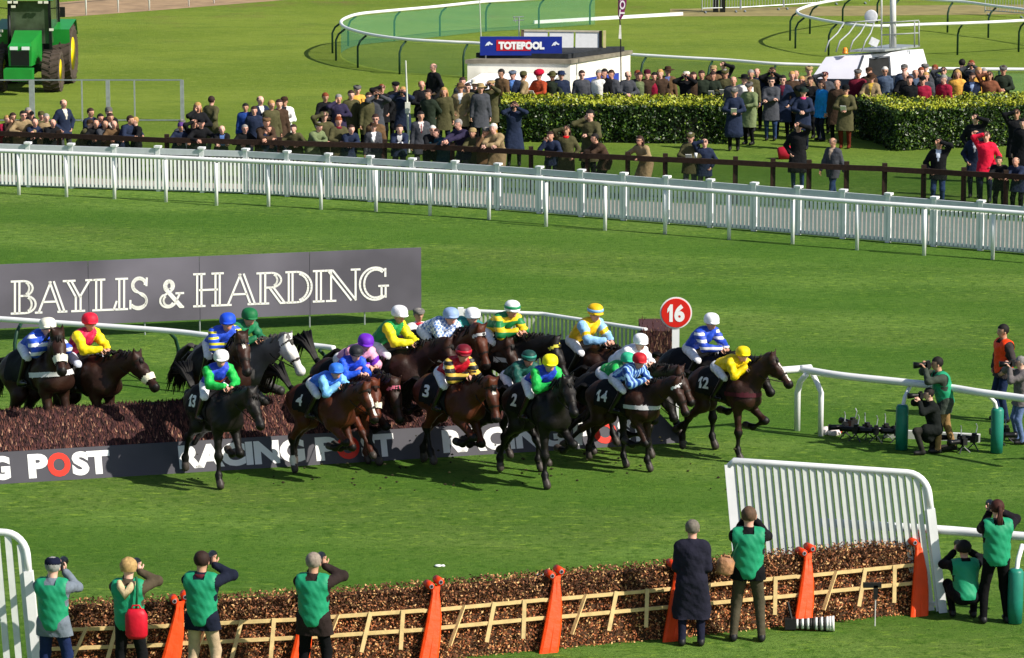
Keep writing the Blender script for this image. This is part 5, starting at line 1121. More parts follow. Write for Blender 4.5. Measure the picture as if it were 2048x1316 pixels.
rider(714, 705, 928, 50, 'chestnut racehorse with broad white sheepskin noseband between number 4 and number 3', 'jockey in royal blue silks with black cap behind the pale blue rider',
      dict(coat='chestnut', legs=('plant', 'reach', 'gather', 'back'), neck=24, nyaw=-18, head=-64, noseband='#e8e2cc'), 'mid', dict(torso='#1c3fc0', sleeve='#2456d8', helm='#22242a', band='#d81840'))
rider(446, 699, 972, 60, 'black racehorse number 13 frontmost of the left group with one foreleg down', 'jockey in blue silks with bright green sleeves and white cap on number 13',
      dict(coat='black', legs=('lift', 'plant', 'back', 'drive'), neck=30, nyaw=8, head=-56, number='13', tail='up', girth='#2a2a2a'), 'up', dict(torso='#2442c0', sleeve='#20b04a', helm='#e8e8ea', band='#d8481c'))
rider(468, 632, 938, 58, 'dark bay racehorse with white nose disc jumping behind number 13', 'jockey in royal blue silks with yellow chevron sleeves and royal blue cap',
      dict(coat='darkbay', legs=('tuck', 'tuck', 'back', 'back'), neck=46, nyaw=-12, head=-58, blaze='star', browband='#3a2a20'), 'mid', dict(torso='#2b50c8', sleeve=('hoops', '#2450d0', '#e8dc30', 12), helm='#1d4fd8', band='#e8e8e8'), pitch=4)
rider(503, 617, 912, 38, 'grey racehorse with pale face and dark mane behind the blue capped rider', 'jockey in emerald green silks and dark green cap on the grey horse',
      dict(coat='grey', legs=('tuck', 'fold', 'back', 'back'), neck=36, nyaw=0, head=-52, facecol='#d9d7d2', noseband=None), 'mid', dict(torso='#1e7a4c', sleeve='#1c6a44', helm='#156a3c', band='#dddddd'))
rider(122, 657, 935, 50, 'brown racehorse with white noseband jumping at the far left, nearest the left edge', 'jockey in blue and white silks with white cap at the far left',
      dict(coat='brown', legs=('plant', 'plant', 'stand', 'stand'), neck=44, nyaw=-24, head=-60, noseband='#e8e4d4', breast='#d8d8d8'), 'low', dict(torso='#2a54c8', sleeve=('hoops', '#2a54c8', '#e8e8ee', 8), helm='#ece8d8'), pitch=8, sclamp=(.9, 1.16))
rider(203, 638, 924, 38, 'brown racehorse with white noseband rising at the fence, second from the left edge', 'jockey in cerise silks with yellow sleeves and red cap',
      dict(coat='brown', legs=('plant', 'plant', 'stand', 'stand'), neck=20, nyaw=0, head=-46, noseband='#ece4cc'), 'up', dict(torso='#c02048', sleeve='#f0d818', helm='#e01c38', breeches='#cfd4e6'), pitch=5, sclamp=(.9, 1.12))
rider(716, 638, 915, 48, 'dark bay racehorse with pink brow band and tail flung high', 'jockey in pink silks with purple armlets and purple cap',
      dict(coat='brown', legs=('fold', 'reach', 'back', 'back'), neck=22, nyaw=-8, head=-58, browband='#d87088', tail='up'), 'mid', dict(torso='#d898bc', sleeve='#eaa4bc', armlet='#6a2cae', helm='#6a24b8', band='#6a3a9a'), pitch=-6)
rider(801, 612, 905, 30, 'brown racehorse with pale sheepskin noseband in mid air at the centre of the fence', 'jockey in green silks with yellow sleeves and white cap',
      dict(coat='brown', legs=('fold', 'fold', 'back', 'back'), neck=34, nyaw=0, head=-58, noseband='#e6dcb4'), 'up', dict(torso='#1f8a44', sleeve='#e8dc20', helm='#e9e9ec'))
rider(903, 616, 893, 44, 'bay racehorse with white brow band and white breast girth behind the crimson rider', 'jockey in pale blue checked silks with pale blue cap',
      dict(coat='bay', legs=('fold', 'tuck', 'back', 'back'), neck=40, nyaw=-6, head=-66, browband='#dcdcdc', breast='#e6e6e6'), 'low', dict(torso=('check', '#5d82c0', '#dfe6f2', 22), sleeve=('check', '#5d82c0', '#dfe6f2', 22), helm='#8fa8d0'))
rider(946, 616, 878, 46, 'dark racehorse almost hidden behind the white brow banded bay', 'jockey in teal silks with plain white cap, half hidden behind a horse head',
      dict(coat='darkbay', legs=('tuck', 'tuck', 'back', 'back'), neck=20, nyaw=0, head=-55), 'low', dict(torso='#2a8a80', sleeve='#2a7a78', helm='#f0f0f2'))
rider(1025, 602, 888, 46, 'black racehorse with yellow brow band in mid air right of the fence centre', 'jockey in green and gold hooped silks with a white and green cap',
      dict(coat='black', legs=('fold', 'tuck', 'back', 'back'), neck=22, nyaw=8, head=-62, browband='#e8dc50', breast='#bfc4c8'), 'mid', dict(torso=('hoops', '#127a3e', '#e8c41c', 5), sleeve=('hoops', '#127a3e', '#e8c41c', 6), helm='#e8ecea', helm2='#208a5a'))
rider(1190, 603, 885, 42, 'brown racehorse with rounded rump landing in front of the pale picket wing', 'jockey in yellow silks with pale blue sleeves and yellow and blue cap',
      dict(coat='brown', legs=('fold', 'plant', 'back', 'back'), neck=14, nyaw=0, head=-60), 'up', dict(torso='#eebf18', sleeve='#8fc0ec', armlet='#eebf18', helm='#e9b914', helm2='#86b8e8'))
rider(1280, 667, 918, 42, 'dark racehorse largely hidden behind number 14', 'jockey in plain white silks and white cap behind the red capped rider',
      dict(coat='darkbay', legs=('plant', 'fold', 'gather', 'back'), neck=24, nyaw=0, head=-55), 'mid', dict(torso='#e9e6f2', sleeve='#ecebf4', helm='#eeeef4'))
rider(1255, 704, 932, 42, 'dark racehorse tucked between number 2 and number 14', 'jockey in emerald and pale green spotted silks with green cap left of the red cap',
      dict(coat='black', legs=('lift', 'plant', 'back', 'gather'), neck=16, nyaw=0, head=-60), 'low', dict(torso=('spots', '#18a04a', '#bfe89a', 9), sleeve='#16a548', helm='#34b48a'))
rider(1421, 626, 893, 42, 'black racehorse just behind the round number sign, above the leader', 'jockey in royal blue silks with white hooped sleeves and white cap',
      dict(coat='black', legs=('fold', 'plant', 'back', 'gather'), neck=18, nyaw=0, head=-50), 'up', dict(torso='#1c44b4', sleeve=('hoops', '#1c44b4', '#eeeef2', 9), helm='#efeff6'))

# ================================================================== photographers and stewards
def at_head(px, py, h): q = P(px, py, h); return V3(q.x, q.y, 0)
VG = True
def cam_obj(root, g, label, lens='#101012', side=0, long=.22, up=0.0):
    """camera held to the eye: a thing of its own"""
    M = root.matrix_basis.copy(); J = g['J']; o = thing('camera_with_lens', label, 'camera', M @ (J['head'] + J['hm'] @ V3(0, .16, 0)), root.rotation_euler.z); o.scale = root.scale
    m = MB(); m.box((0, 0, 0), (.15, .07, .10)); m.box((0, 0, .06), (.06, .06, .04)); m.build('camera_body', BLACK, o)
    m = MB(); m.tube([(0, .03, 0), (0, .08, 0), (0, .03 + long * .6, 0), (0, .03 + long, 0)], [.042, .045, .05, .062], 14); m.build('lens', mat(lens, .4, .05), o, True); return o
def shoot(px, py, h, yaw, pose, coat, length, legs, label, lens=None, vest=True, **kw):
    J = joints(POSES[pose]); H0 = J['head'].z + .14; s = h / H0
    r, g = person(at_head(px, py, h), yaw, pose, coat, length, legs, s=s, vest=vest, vox=.016, label=label, **kw)
    if lens: cam_obj(r, g, lens, long=kw.get('long', .22) if False else .24)
    return r, g
shoot(104, 1115, 1.86, 168, 'photodown', '#6c7682', .12, '#1c2950', 'photographer in green tabard over grey jacket, navy cap, beside the left wing', 'black camera raised by the navy capped photographer at the far left', haircol='#8a8a88', hat='cap', hatcol='#12162c', hair='short', group='photographers along the hurdle')
r_, g_ = shoot(256, 1118, 1.82, 172, 'photo', '#4b4234', .02, '#121316', 'curly haired photographer with cream hood and green tabard', 'black camera raised by the curly haired photographer', hair='curly', haircol='#a98a58', group='photographers along the hurdle')
J_ = g_['J']; m = MB(); pts = [V3(-.10, -.10, .06), V3(-.07, -.15, .0), V3(0, -.175, -.10), V3(.07, -.15, 0), V3(.10, -.10, .06)]; m.tube([J_['nb'] + p for p in pts], [.03, .05, .065, .05, .03], 10); m.build('hood', mat('#cdb68e', .9, .15, 20, .3, 30), r_, True)
def bag(name, label, cat, loc, M, mcol, size, strap=None):
    o = thing(name, label, cat, loc); o.rotation_euler = M
    m = MB(); a, b, c = size; m.tube([(0, 0, -c / 2), (0, 0, -c * .38), (0, 0, c * .3), (0, 0, c / 2)], [a * .42, a * .55, a * .55, a * .38], 12); m.v = [(x, y * b / a, z) for x, y, z in m.v]; m.build('pouch', mcol, o, True)
    m = MB(); m.tube([(-a * .3, 0, c * .42), (-a * .15, 0, c * .62), (a * .15, 0, c * .62), (a * .3, 0, c * .42)], .012, 6); m.build('handle', mcol, o, True)
    if strap: m = MB(); m.tube(strap, .018, 6); m.build('strap', mat('#1d5a3c', .8), o, True)
    return o
bq = r_.location; bag('shoulder_bag', 'red bag hanging behind the curly haired photographer', 'bag', bq + V3(.12, -.24, 1.0), (0, 0, 0), mat('#c8142c', .5, .1, 8, .2, 20), (.27, .13, .40), [(0, .02, .2), (.02, .03, .45), (.0, .08, .62)])
shoot(402, 1103, 1.90, 166, 'photo', '#171c2c', .10, '#b8a184', 'dark haired photographer in green tabard and navy jacket with beige trousers', 'black camera raised by the photographer in beige trousers', haircol='#2c1a14', hair='short', group='photographers along the hurdle', scarf='#5a1f2a')
shoot(626, 1106, 1.88, 170, 'photo', '#2b2220', .16, '#0d0d10', 'grey haired photographer in green tabard over dark brown jacket with black trousers', 'black camera raised by the grey haired photographer in brown jacket', haircol='#8d8074', hair='short', group='photographers along the hurdle')
r_, g_ = shoot(1385, 1040, 1.80, 178, 'front', '#20202e', .50, '#1b1d30', 'grey haired man in long dark navy overcoat standing at the hurdle', vest=None, haircol='#6d665c', hair='short')
r_, g_ = shoot(1498, 1014, 1.93, 176, 'photodown', '#101114', .06, '#4c4638', 'photographer in green tabard and grey brown trousers with tan shoulder bag', 'black camera raised by the photographer with the tan bag', haircol='#5a4434', hair='short')
bag('shoulder_bag', 'tan leather bag at the hip of the photographer in grey brown trousers', 'bag', r_.location + V3(-.33, -.18, 1.13), (0, R(10), 0), mat('#a87a58', .6, .35, 14, .8, 20), (.22, .13, .24), [(.05, .02, .12), (.12, .06, .35), (.14, .12, .5)])
shoot(1996, 1000, 1.80, 187, 'photo', '#17131a', .02, '#0b0b0e', 'woman with long brown ponytail in green tabard photographing at the lower right', 'black camera raised by the ponytailed woman', haircol='#3c1c14', hair='pony')
shoot(1934, 1088, 1.12, 186, 'crouch', '#0e0f14', .10, '#0b0c10', 'crouching photographer in dark green tabard in the shade beside the ponytailed woman', 'black camera held by the crouching photographer', haircol='#16100e', hair='curly')
# right hand group
shoot(1893, 713, 1.68, -82, 'photolean', '#3c443c', .14, '#8d7048', 'leaning photographer in grey green jacket and khaki trousers under the white rail', 'long black camera lens pointed left by the leaning photographer', haircol='#17120f', hair='short')
shoot(1872, 775, 1.16, -78, 'kneel', '#171b1a', .12, '#2c2b28', 'kneeling photographer in dark jacket in the shade below the white rail', 'black camera held by the kneeling photographer', haircol='#1b1512', hair='short', vest=None)
shoot(2009, 648, 1.78, -70, 'pocket', '#3a3434', .06, '#1d2a48', 'dark haired man in bright orange tabard standing at the right edge', vest='#f0400c', haircol='#15100e', hair='short', scarf='#221c1c')
shoot(2044, 712, 1.55, -80, 'photo', '#6a6464', .10, '#5b6f96', 'grey haired photographer cut off by the right edge beside the orange tabard', 'black camera with red light held at the right edge', haircol='#7d7a78', hair='short', vest=None)
r_, g_ = shoot(836, 616, 1.72, 25, 'stand', '#ece4e2', .1, '#2c2c30', 'attendant in white jacket, red scarf and grey flat cap beyond the jockeys', vest=None, hat='flatcap', hatcol='#6c6a66', haircol='#8a8680', scarf='#b8283c')
# remote cameras on the grass
def remote(px, py, yaw, label, grp=True):
    p = P(px, py); o = thing('remote_camera', label, 'camera', p, R(yaw), 'remote cameras on mini stands on the grass' if grp else None)
    m = MB()
    for a in (0, 120, 240): m.tube([(0, 0, .12), (.13 * math.cos(R(a)), .13 * math.sin(R(a)), .0)], .012, 5)
    m.build('stand', DARKMETAL, o)
    m = MB(); m.box((0, 0, .20), (.16, .09, .12)); m.box((0, 0, .28), (.07, .07, .04)); m.build('camera_body', BLACK, o)
    m = MB(); m.tube([(0, .04, .20), (0, .1, .2), (0, .24, .2), (0, .30, .2)], [.045, .048, .05, .062], 12); m.build('lens', mat('#0e0f11', .35, 0), o, True)
    m = MB(); m.tube([(.05, 0, .26), (.08, -.02, .4), (.06, 0, .46)], .01, 5); m.build('receiver', GALV, o); return o
rem = [(1690, 876, 100), (1712, 882, 60), (1734, 878, 130), (1752, 884, 80), (1772, 880, 110), (1795, 886, 70), (1800, 874, 150), (1705, 868, 40), (1900, 897, 95), (1925, 905, 120), (1948, 900, 60), (2000, 893, 280), (2012, 884, 100)]
names = ['leftmost black remote camera next to the red and white cloths', 'black remote camera at the front left of the camera row', 'third black remote camera from the left in the long row', 'black remote camera at the middle of the long row', 'black remote camera right of the middle of the row', 'black remote camera at the foot of the first green padded post', 'black remote camera behind the first green padded post', 'black remote camera at the back left of the row', 'black remote camera under the kneeling photographer', 'black remote camera at the boots of the leaning photographer', 'black remote camera left of the second green padded post', 'black remote camera right of the second green padded post', 'rightmost black remote camera beyond the second padded post']
for (x, y, a), n_ in zip(rem, names): remote(x, y, a, n_)
for i, (x, y) in enumerate(((1652, 868), (1668, 870))):
    p = P(x, y); m = MB(); m.ball(p + V3(0, 0, .05), (.13, .10, .09), 10); m.ball(p + V3(.06, .03, .07), (.09, .08, .07), 10, 1); tag(m.build('cloth', [mat('#e6dcdc', .8), mat('#d84434', .8)], None, True), 'red and white cloth bundle left of the remote cameras, ' + ('left one' if not i else 'right one'), 'cloth')
a, b = P(1768, 874), P(1960, 884); m = MB(); m.bar(a + V3(0, 0, .07), b + V3(0, 0, .07), .10, .14); tag(m.build('low_board', OFFW), 'low white board lying on the grass behind the remote cameras', 'board')
# striped lens and little post by the hurdle
p = P(1612, 1262); ll = thing('striped_lens', 'black and white striped long lens lying on the grass before the hurdle', 'lens', p); m = MB(); q0, q1 = p + V3(-.14, .05, .09), p + V3(.40, .0, .11); n_ = 14
for i in range(n_): m.tube([q0.lerp(q1, i / n_), q0.lerp(q1, (i + 1) / n_)], .07 + .003 * i, 14, 1 if i in (1, 3, 5, 6, 8, 10) else 0)
m.build_local('barrel', [mat('#e8e8e4', .5, .05), mat('#2c2a28', .6)], ll, True)
m = MB(); m.box(p + V3(-.22, .05, .10), (.16, .14, .15)); m.build_local('camera_body', BLACK, ll); m = MB(); m.tube([p + V3(-.2, .05, .15), p + V3(-.26, .1, .40)], .02, 6); m.build_local('strap', BLACK, ll)
p = P(1750, 1252); ss = thing('sensor_stake', 'small black device on a thin white stake before the hurdle', 'stake', p); m = MB(); m.tube([p, p + V3(0, 0, .42)], .009, 5); m.build_local('stake', OFFW, ss); m = MB(); m.box(p + V3(-.05, 0, .60), (.26, .06, .07)); m.box(p + V3(.0, 0, .50), (.06, .06, .20)); m.build_local('device', BLACK, ss)
for (x, y), lb in (((876, 1134), 'small scrap of white litter on the grass, left one'), ((1080, 1152), 'small scrap of white litter on the grass near the orange pads')):
    p = P(x, y); m = MB(); m.ball(p + V3(0, 0, .02), (.06, .05, .02), 8); m.ball(p + V3(.07, .02, .015), (.04, .04, .02), 8); tag(m.build('litter', WHITE, None, True), lb, 'litter')
# turf thrown up under the horses
rr = random.Random(5); m = MB()
for _ in range(130):
    x = rr.uniform(380, 1500); p = P(x, rr.uniform(905, 985)); s_ = rr.uniform(.012, .04); m.ball(V3(p.x, p.y, s_ * .5 + (rr.random() ** 3) * .4), (s_, s_ * .8, s_ * .6), 5)
tag(m.build('turf_clods', mat('#2c2a14', .95, .3, 10)), 'scattered clods of kicked up turf', 'turf', kind='stuff')

# ================================================================== the crowd across the course
CW = {'n': ('#1c2438', 'navy'), 'k': ('#121316', 'black'), 'o': ('#42402a', 'olive'), 't': ('#58442f', 'brown tweed'), 'g': ('#3a3c42', 'dark grey'), 's': ('#3f4c60', 'slate blue'), 'y': ('#c09040', 'mustard yellow'),
      'b': ('#1c78b8', 'bright blue'), 'r': ('#c81c38', 'bright red'), 'm': ('#5a1626', 'burgundy'), 'w': ('#ddd9d0', 'white'), 'u': ('#8c3a22', 'rust'), 'd': ('#3a2c22', 'dark brown'), 'c': ('#7d6c50', 'tan'), 'l': ('#1a3644', 'teal'), 'p': ('#262238', 'purplish navy'),
      'e': ('#68402e', 'brown leather'), 'v': ('#20281f', 'dark green'), 'x': ('#801830', 'crimson'), 'i': ('#1f3a78', 'royal blue'), 'a': ('#5f6a4a', 'sage green')}
HW = {'b': ('#33201a', 'brown hair'), 'k': ('#16110f', 'black hair'), 'g': ('#8a8682', 'grey hair'), 'f': ('#b08a52', 'fair hair'), 'r': ('#7a3a1c', 'ginger hair'), 'w': ('#cfccc6', 'white hair'), 'x': ('#6a5a50', 'balding head')}
HT = {'f': ('flatcap', 'flat cap'), 'e': ('beanie', 'woollen hat'), 'd': ('fedora', 'brimmed hat'), 'w': ('widehat', 'wide brimmed hat'), 'u': ('bucket', 'bucket hat'), 'c': ('cap', 'peaked cap'), 'B': ('bighat', 'big round hat')}
LC = {'k': '#0e0f13', 'j': '#2b3f66', 'g': '#4a4c50', 'b': '#7d6a4c', 'n': '#171d30', 'm': '#b0802c', 'o': '#3c3d2c', 'r': '#5a2416'}
PW = dict(stand='standing', bino='looking through binoculars', shade='shading the eyes', shadel='shading the eyes', lean='leaning on the rail', leanin='leaning on the rail with hands joined', leanface='leaning with a hand to the face', hold='holding a racecard',
          fold='with arms folded', pocket='hands in pockets', behind='with back turned', walk='walking', phone='hand raised to the face', reach='reaching both hands over the rail')
def place(x, row):
    if row == 'L': 
        for lim, t in ((100, 'at the left end of the dark fence'), (180, 'left of the grey frame posts'), (300, 'below the grey frame fence'), (470, 'right of the grey frame fence'), (610, 'on the left part of the dark fence'), (760, 'below the yellow jacket'), (850, 'beside the pale pole'), (1040, 'left of the hedge front'), (1240, 'before the left hedge'), (1450, 'before the right half of the left hedge'), (1760, 'before the hedge gap'), (3000, 'on the lower right of the dark fence')):
            if x < lim: return t
    for lim, t in ((150, 'near the tractor'), (460, 'right of the frame fence'), (620, 'in the small group left of centre'), (700, 'left of the yellow jacket'), (830, 'right of the yellow jacket'), (900, 'right of the pale pole'), (1000, 'left of the kiosk'), (1140, 'under the kiosk awning'), (1245, 'by the kiosk posters'), (1345, 'right of the feather flag'), (1452, 'at the right end of the left hedge'), (1560, 'in the left of the hedge gap'), (1640, 'in the middle of the hedge gap'), (1712, 'in the right of the hedge gap'), (1800, 'before the van hatch'), (1865, 'at the right side of the van'), (1930, 'right of the van'), (3000, 'behind the far right hedge')):
        if x < lim: return t
# (x, y of the head top, row, pose, facing, coat, coat length, trousers, hair, hat+colour or '', extras)
CR = '''8 230 L leanin 30 x .16 k f -
20 225 L leanface 30 d .16 k b -
41 221 L lean 25 c .14 k k - G
56 216 B stand 20 g .16 k g -
61 223 B stand 20 k .16 k k c:k
82 224 B stand 25 o .16 k b e:o
64 238 L leanin 20 n .16 k x -
86 233 L stand 20 c .16 k g -
96 242 L leanin 25 k .16 k x -
126 198 B pocket 40 n .16 g x - S:#c9c4b6
169 240 L leanin 60 o .3 k f e:d
180 217 B stand 50 n .16 k b -
188 239 L lean 20 k .16 k x -
199 228 L stand 30 n .16 k k -
204 240 L leanin 30 g .16 k x -
217 216 B stand 20 k .16 k k e:g
219 227 L stand 20 d .16 k b - S:#b9b4ac
221 242 L lean 25 t .2 k x -
249 231 L lean 60 n .16 k b -
269 237 L phone -50 k .2 k f -
356 248 L lean 20 n .16 k b e:p
363 240 B stand 25 g .16 k g f:g
385 241 L shade 20 k .16 k x -
398 237 L lean 20 k .2 k k c:k
395 204 B phone 20 k .16 k f.long -
422 192 B behind 150 o .34 g b - H
441 251 L leanin 10 k .2 k f.balding - S:#5a7ab8
485 250 L lean 20 k .16 k g - G
491 206 B stand 0 i .1 n k - K
508 212 B stand 5 n .1 n b - K
520 191 B pocket 30 n .16 n x - S:#d5d2cc
542 200 B stand 30 o .2 n f -
558 198 B stand 10 d .16 n b -
569 193 B hold -5 w .2 n b c:d S:#22222c,T
528 234 L leanin 20 d .2 n b f:t
532 252 L leanface 15 n .16 n b -
589 248 L lean -10 o .2 n b -
629 244 L leanin 40 a .2 o g f:o
648 224 B shade 10 o .16 o b f:o
676 234 L hold 20 o .16 o r - C:#6a1c2c
698 249 L leanin 20 n .2 k b -
650 185 B hold 20 k .16 k r -
677 188 B phone 10 p .2 n g -
702 180 B stand 10 o .16 n b -
714 170 B pocket 15 y .30 k k f:g W
737 184 B stand 20 o .30 k b -
752 178 B bino 15 g .25 k b -
763 168 B shade 10 k .2 k r -
791 163 B stand 10 k .2 k k f:k
806 173 B bino -10 n .3 k f -
843 161 B hold 10 k .12 k r.balding -
868 126 B pocket -50 k .30 k x - 
746 246 L stand 10 g .34 k g d:d S:#d8d8dc
751 229 B stand 0 t .16 n b - G
798 248 L leanin 5 n .14 g b - S:#d8d8d8
841 222 B stand 10 g .22 g k - S:#d6c8c4,T W
863 250 L leanin 10 k .16 k w - G
881 257 L leanin -40 l .2 k b -
857 178 B behind -30 v .34 k b - H
888 174 B stand -5 o .3 n f.long -
921 166 B pocket -5 c .30 k b d:t S:#d0d4e0
925 154 B stand 0 g .16 k b -
935 166 B stand 0 o .16 k b - G
949 160 B stand 0 k .2 k b w:w
961 167 B stand 5 g .3 k b d:c
983 160 B bino -20 o .30 m g f:c
1003 154 B stand -40 t .3 n k -
1026 144 B stand -20 n .2 k b f:s S:#5a84c8
1046 156 B behind 120 c .3 k b e:o
925 238 L reach -40 p .16 g g -
950 256 L leanin -20 o .2 k b e:c
970 254 L leanface 10 t .2 o g f:g
992 246 L leanin -20 c .34 o w -
1028 202 L bino 5 n .50 k b -
1079 147 B hold -35 u .3 k b B:r
1106 153 B hold -10 v .2 k b d:o
1124 155 B stand 5 n .2 k b u:n
1166 156 B stand 5 g .16 k b - G
1202 155 B stand -20 w .16 k g -
1212 147 B stand -30 k .16 k k -
1224 142 B stand -30 g .16 k b -
1258 148 B hold 0 g .16 k x - G
1275 140 B stand 0 k .16 k r -
1282 150 B stand -10 a .2 k b -
1295 140 B stand 0 s .16 k g -
1300 156 B stand -10 d .2 k b e:m
1315 162 B stand -5 x .16 k k -
1328 159 B stand -10 d .2 k f -
1336 134 B stand -10 t .2 k b w:d S:#5a6a9a,T
1104 262 L leanface -15 n .14 g b -
1133 252 L shade -10 o .28 b b.long - C:#d01c24
1181 219 L phone -25 o .30 k k -
1202 267 L leanin -60 d .2 k k -
1288 271 L lean -40 c .34 k b.long - G
1374 144 B bino -15 k .2 k g c:w
1393 158 B stand 0 d .16 k b.long -
1411 157 B stand -10 v .2 k b -
1427 130 B stand -5 t .16 k b c:c
1428 146 B hold -10 v .2 k b -
1447 123 B shadel -10 k .2 k b -
1453 142 B hold -15 o .2 k g f:o
1467 152 B stand -5 g .2 k x -
1489 150 B stand -10 w .2 k k w:k
1502 139 B stand -10 o .2 k g -
1514 136 B stand -10 n .2 k r.balding -
1545 134 B bino -10 k .2 k b -
1543 153 B fold -10 g .3 j k - G
1566 150 B pocket -10 n .42 k k - G S:#5a1c30
1584 142 B stand 0 d .2 k f -
1592 140 B stand -5 n .2 k r.balding - S:#d8d8d8
1469 175 B hold -5 n .50 k g f:g V
1500 164 B hold -35 a .34 k b f:g V
1382 266 L hold -10 o .2 g g f:o
1410 278 L shade -5 n .2 g x -
1604 152 B stand -15 o .2 k f - G
1607 175 B hold -10 n .3 n k d:v C:#e0407a V
1618 132 B stand 0 c .2 k b f:c
1621 153 B phone -20 k .2 k b -
1645 160 B stand -60 b .2 n b.long - V
1650 143 B shade -10 g .2 k g c:m
1661 121 B stand -10 n .2 k b - S:#c9b4a8
1675 159 B stand -20 d .34 k x - V
1692 170 B hold -15 o .34 r k e:k G C:#b7a25a V
1716 138 B stand -5 m .3 k b f:g
1738 134 B stand -10 d .2 k b c:d
1743 147 B hold -15 c .3 k b d:d S:#c0a040
1770 133 B stand -5 s .2 k w - G
1597 243 L shadel -10 k .42 j k - W
1667 276 L walk -40 g .16 j x - S:#c0a890,W
1809 128 B stand -15 s .2 k b c:g
1811 141 B hold -10 k .2 k x -
1826 158 B stand -10 k .16 k b -
1831 138 B stand 0 s .2 k x -
1842 134 B stand 0 d .2 k r -
1850 127 B stand 0 g .2 k g f:g
1852 144 B stand -15 g .2 k f -
1854 161 B stand -10 x .2 k k c:k
1871 129 B stand -60 n .2 k r -
1887 134 B shade -10 g .2 k b -
1900 160 B stand -40 x .2 k g -
1915 139 B stand -10 y .2 k f.long -
1924 118 B behind 160 k .2 k k -
1943 120 B bino -10 g .2 k r -
1945 145 B stand -10 n .2 k b - S:#8fa4cc
1957 134 B stand 10 y .2 k f -
1968 136 B stand -10 g .2 k g -
1979 142 B shade -10 e .3 k b.long -
2007 131 B hold -10 v .3 k b f:g
2033 218 L shade -10 k .34 k b - W
2047 236 L stand -20 k .34 k k - W
1951 228 L shadel -10 k .3 k b - W
1952 260 L shadel -15 n .22 n x - S:#d8dce4 W
1973 262 L shade -15 r .20 n b - W
1878 278 L shadel -10 k .14 j b - S:#c9d4e4 W
2002 311 L leanin -20 k .16 k b -
2037 313 L leanin -25 n .16 k x -'''
rows = []
for ln in CR.split('\n'):
    f = ln.split(); rows.append(f)
labs = {}; built = []; desc_of = {}; place_of = {}
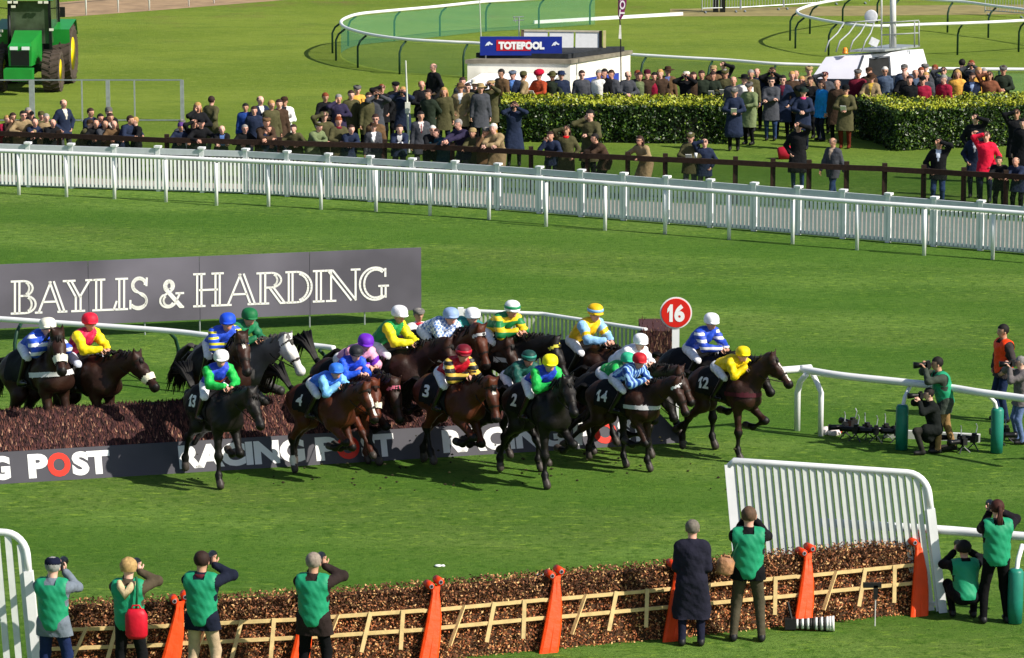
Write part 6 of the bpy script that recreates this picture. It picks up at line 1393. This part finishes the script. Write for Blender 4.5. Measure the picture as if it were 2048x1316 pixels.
for f in rows:
    x, y, row, pose, yaw, cc, ln_, lc, hr, hat = float(f[0]), float(f[1]), f[2], f[3], float(f[4]), f[5], float(f[6]), f[7], f[8], f[9]
    ex = f[10:]; hk, *hstyle = hr.split('.'); style = hstyle[0] if hstyle else ('balding' if hk == 'x' else 'short')
    hatk, hatc = (hat.split(':') if hat != '-' else (None, None))
    hatcol = {'k': '#101114', 'g': '#5d5c5a', 'o': '#4c4a2c', 'd': '#3c2a1e', 'p': '#5a3a7a', 't': '#6a5138', 'w': '#d8d4c6', 'c': '#a08a60', 's': '#5a6678', 'r': '#b01434', 'n': '#1c2a48', 'm': '#4a1626', 'v': '#1a2a24'}.get(hatc)
    hw = {'k': 'black', 'g': 'grey', 'o': 'olive', 'd': 'dark brown', 'p': 'purple', 't': 'brown', 'w': 'white', 'c': 'tan', 's': 'slate', 'r': 'red', 'n': 'navy', 'm': 'maroon', 'v': 'dark'}.get(hatc)
    glasses = any('G' == e for e in ex); shirt = tie = scarf = None
    for e in ex:
        for q in e.split(','):
            if q.startswith('S:'): shirt = q[2:]
            if q == 'T': tie = '#7a2430'
            if q.startswith('C:'): scarf = q[2:]
    kid = 'K' in ex
    J = joints(POSES[pose]); H0 = J['head'].z + .14
    if pose in ('lean', 'leanin', 'leanface', 'reach') or (row == 'L' and 'W' not in ex and y > 215 and pose in ('stand', 'hold', 'shade', 'bino', 'phone')):
        g0 = at_line(DARK, x); back = .42 if pose.startswith('lean') or pose == 'reach' else .55; p = g0 + V3(0, back, 0)
        yl = 658 + FPX * ((p - CO).dot(DN) / (p - CO).dot(FW)); s = (yl - y) / sc(yl) / H0; s = min(max(s, .88), 1.12)
        hz = H0 * s; q = P(x, y, hz); d0 = V3(q.x, q.y, 0)
        if pose.startswith('lean') or pose == 'reach': p = V3(q.x, p.y, 0)
        else: p = d0 if d0.y > p.y else V3(q.x, p.y, 0)
    else:
        s = (1.0 if not kid else .9) * rnd.uniform(.97, 1.03); q = P(x, y, H0 * s); p = V3(q.x, q.y, 0)
        fy_ = at_line(DARK, x).y + .95
        if p.y < fy_:
            g1 = V3(q.x * fy_ / q.y, fy_, 0); yl = 658 + FPX * ((g1 - CO).dot(DN) / (g1 - CO).dot(FW)); s = min(max((yl - y) / sc(yl) / H0, .8), 1.1); p = g1
        if 1000 < x < 1455 and row == 'B':
            yb = P(x, 286).y + 2.6
            if p.y < yb: p = V3(p.x, yb, 0)
        if x > 1712 and row == 'B':
            yb = P(1792, 302).y + 3.0
            if p.y < yb: p = V3(p.x, yb + (0), 0)
    cw = CW[cc]; coat = tuple(min(1, c_ * 1.35) for c_ in hexc(cw[0])); kind = 'long coat' if ln_ > .3 else ('coat' if ln_ > .22 else 'jacket')
    who = 'boy' if kid else ('woman' if style == 'long' else 'spectator')
    desc = f"{who} in {cw[1]} {kind}, " + (f"{hw} {HT[hatk][1]}" if hatk else HW[hk][1]) + (' and sunglasses' if glasses else '')
    lab = f"{desc}, {PW[pose]}, {place(x, row)}"
    if len(lab.split()) > 16: lab = f"{desc}, {place(x, row)}"
    if len(lab.split()) > 16: lab = desc
    vox = .022
    lk = {'k': 0}
    desc_of[len(built)] = f'{who} in {cw[1]} {kind}'; place_of[len(built)] = place(x, row)
    built.append((x, lab, dict(pos=p, yaw=yaw, pose=pose, coat=coat, length=round(ln_ / .06) * .06, legs=LC[lc], hair=style, haircol=HW[hk][0], hat=HT[hatk][0] if hatk else None, hatcol=hatcol or '#222222', s=s, glasses=glasses, shirt=shirt, tie=tie, scarf=scarf,
        shoes='#5a2416' if 'r' == lc else None, coatname='coat' if ln_ > .22 else 'jacket')))
from collections import defaultdict
gp = defaultdict(list)
for i, b in enumerate(built): gp[b[1]].append(i)
ORD = ['leftmost', 'second', 'third', 'fourth', 'fifth', 'sixth']
for lab, ids_ in gp.items():
    if len(ids_) == 1: labs[ids_[0]] = lab; continue
    for k, i in enumerate(sorted(ids_, key=lambda i: built[i][0])):
        w_ = lab.split(); suf = (f"{ORD[k]} of {len(ids_)} alike"); labs[i] = suf + ', ' + ' '.join(w_ if len(w_) <= 12 else desc_of[i].split() + place_of[i].split())
nb = 0
for i, (x, _, kw) in enumerate(built):
    r, g = person(label=labs[i], group='spectators watching across the course', **kw)
    if kw['pose'] == 'bino':
        M = r.matrix_basis.copy(); o = thing('binoculars', 'binoculars of ' + desc_of[i] + ', ' + place(x, 'B'), 'binoculars', M @ (g['J']['head'] + V3(0, .13, .01)), r.rotation_euler.z, 'binoculars in the crowd'); nb += 1
        m = MB()
        for q in (-1, 1): m.tube([(.035 * q, -.02, 0), (.04 * q, .05, 0), (.045 * q, .12, 0)], [.02, .026, .032], 8)
        m.box((0, .03, 0), (.05, .05, .025)); m.build('barrels', BLACK, o, True)
    if kw['pose'] == 'hold' and i % 2 == 0:
        M = r.matrix_basis.copy(); o = thing('racecard', 'racecard of ' + desc_of[i] + ', ' + place(x, 'B'), 'racecard', M @ V3(0, .37, 1.15), r.rotation_euler.z, 'racecards in the crowd')
        m = MB(); m.box((0, 0, 0), (.16, .012, .21), Matrix.Rotation(R(-35), 3, 'X')); m.build('page', mat('#e4e4e0', .7), o)
p = P(1571, 318); bag('shoulder_bag', 'red bag lying on the grass in front of the hedge gap', 'bag', p + V3(0, 0, .17), (0, R(80), 0), mat('#b01830', .6), (.34, .3, .42))
for x, y, t in ((746, 285, 'below the brown hat'), (1391, 309, 'of the olive capped spectator')):
    q = P(x, y, 1.15); m = MB(); m.lathe([(.03, 0), (.04, .12), (.036, .12)], 10, Matrix.Translation(at_line(DARK, x) + V3(0, .05, 1.12))); tag(m.build('paper_cup', WHITE, None, True), 'white paper cup on the dark rail ' + t, 'cup')
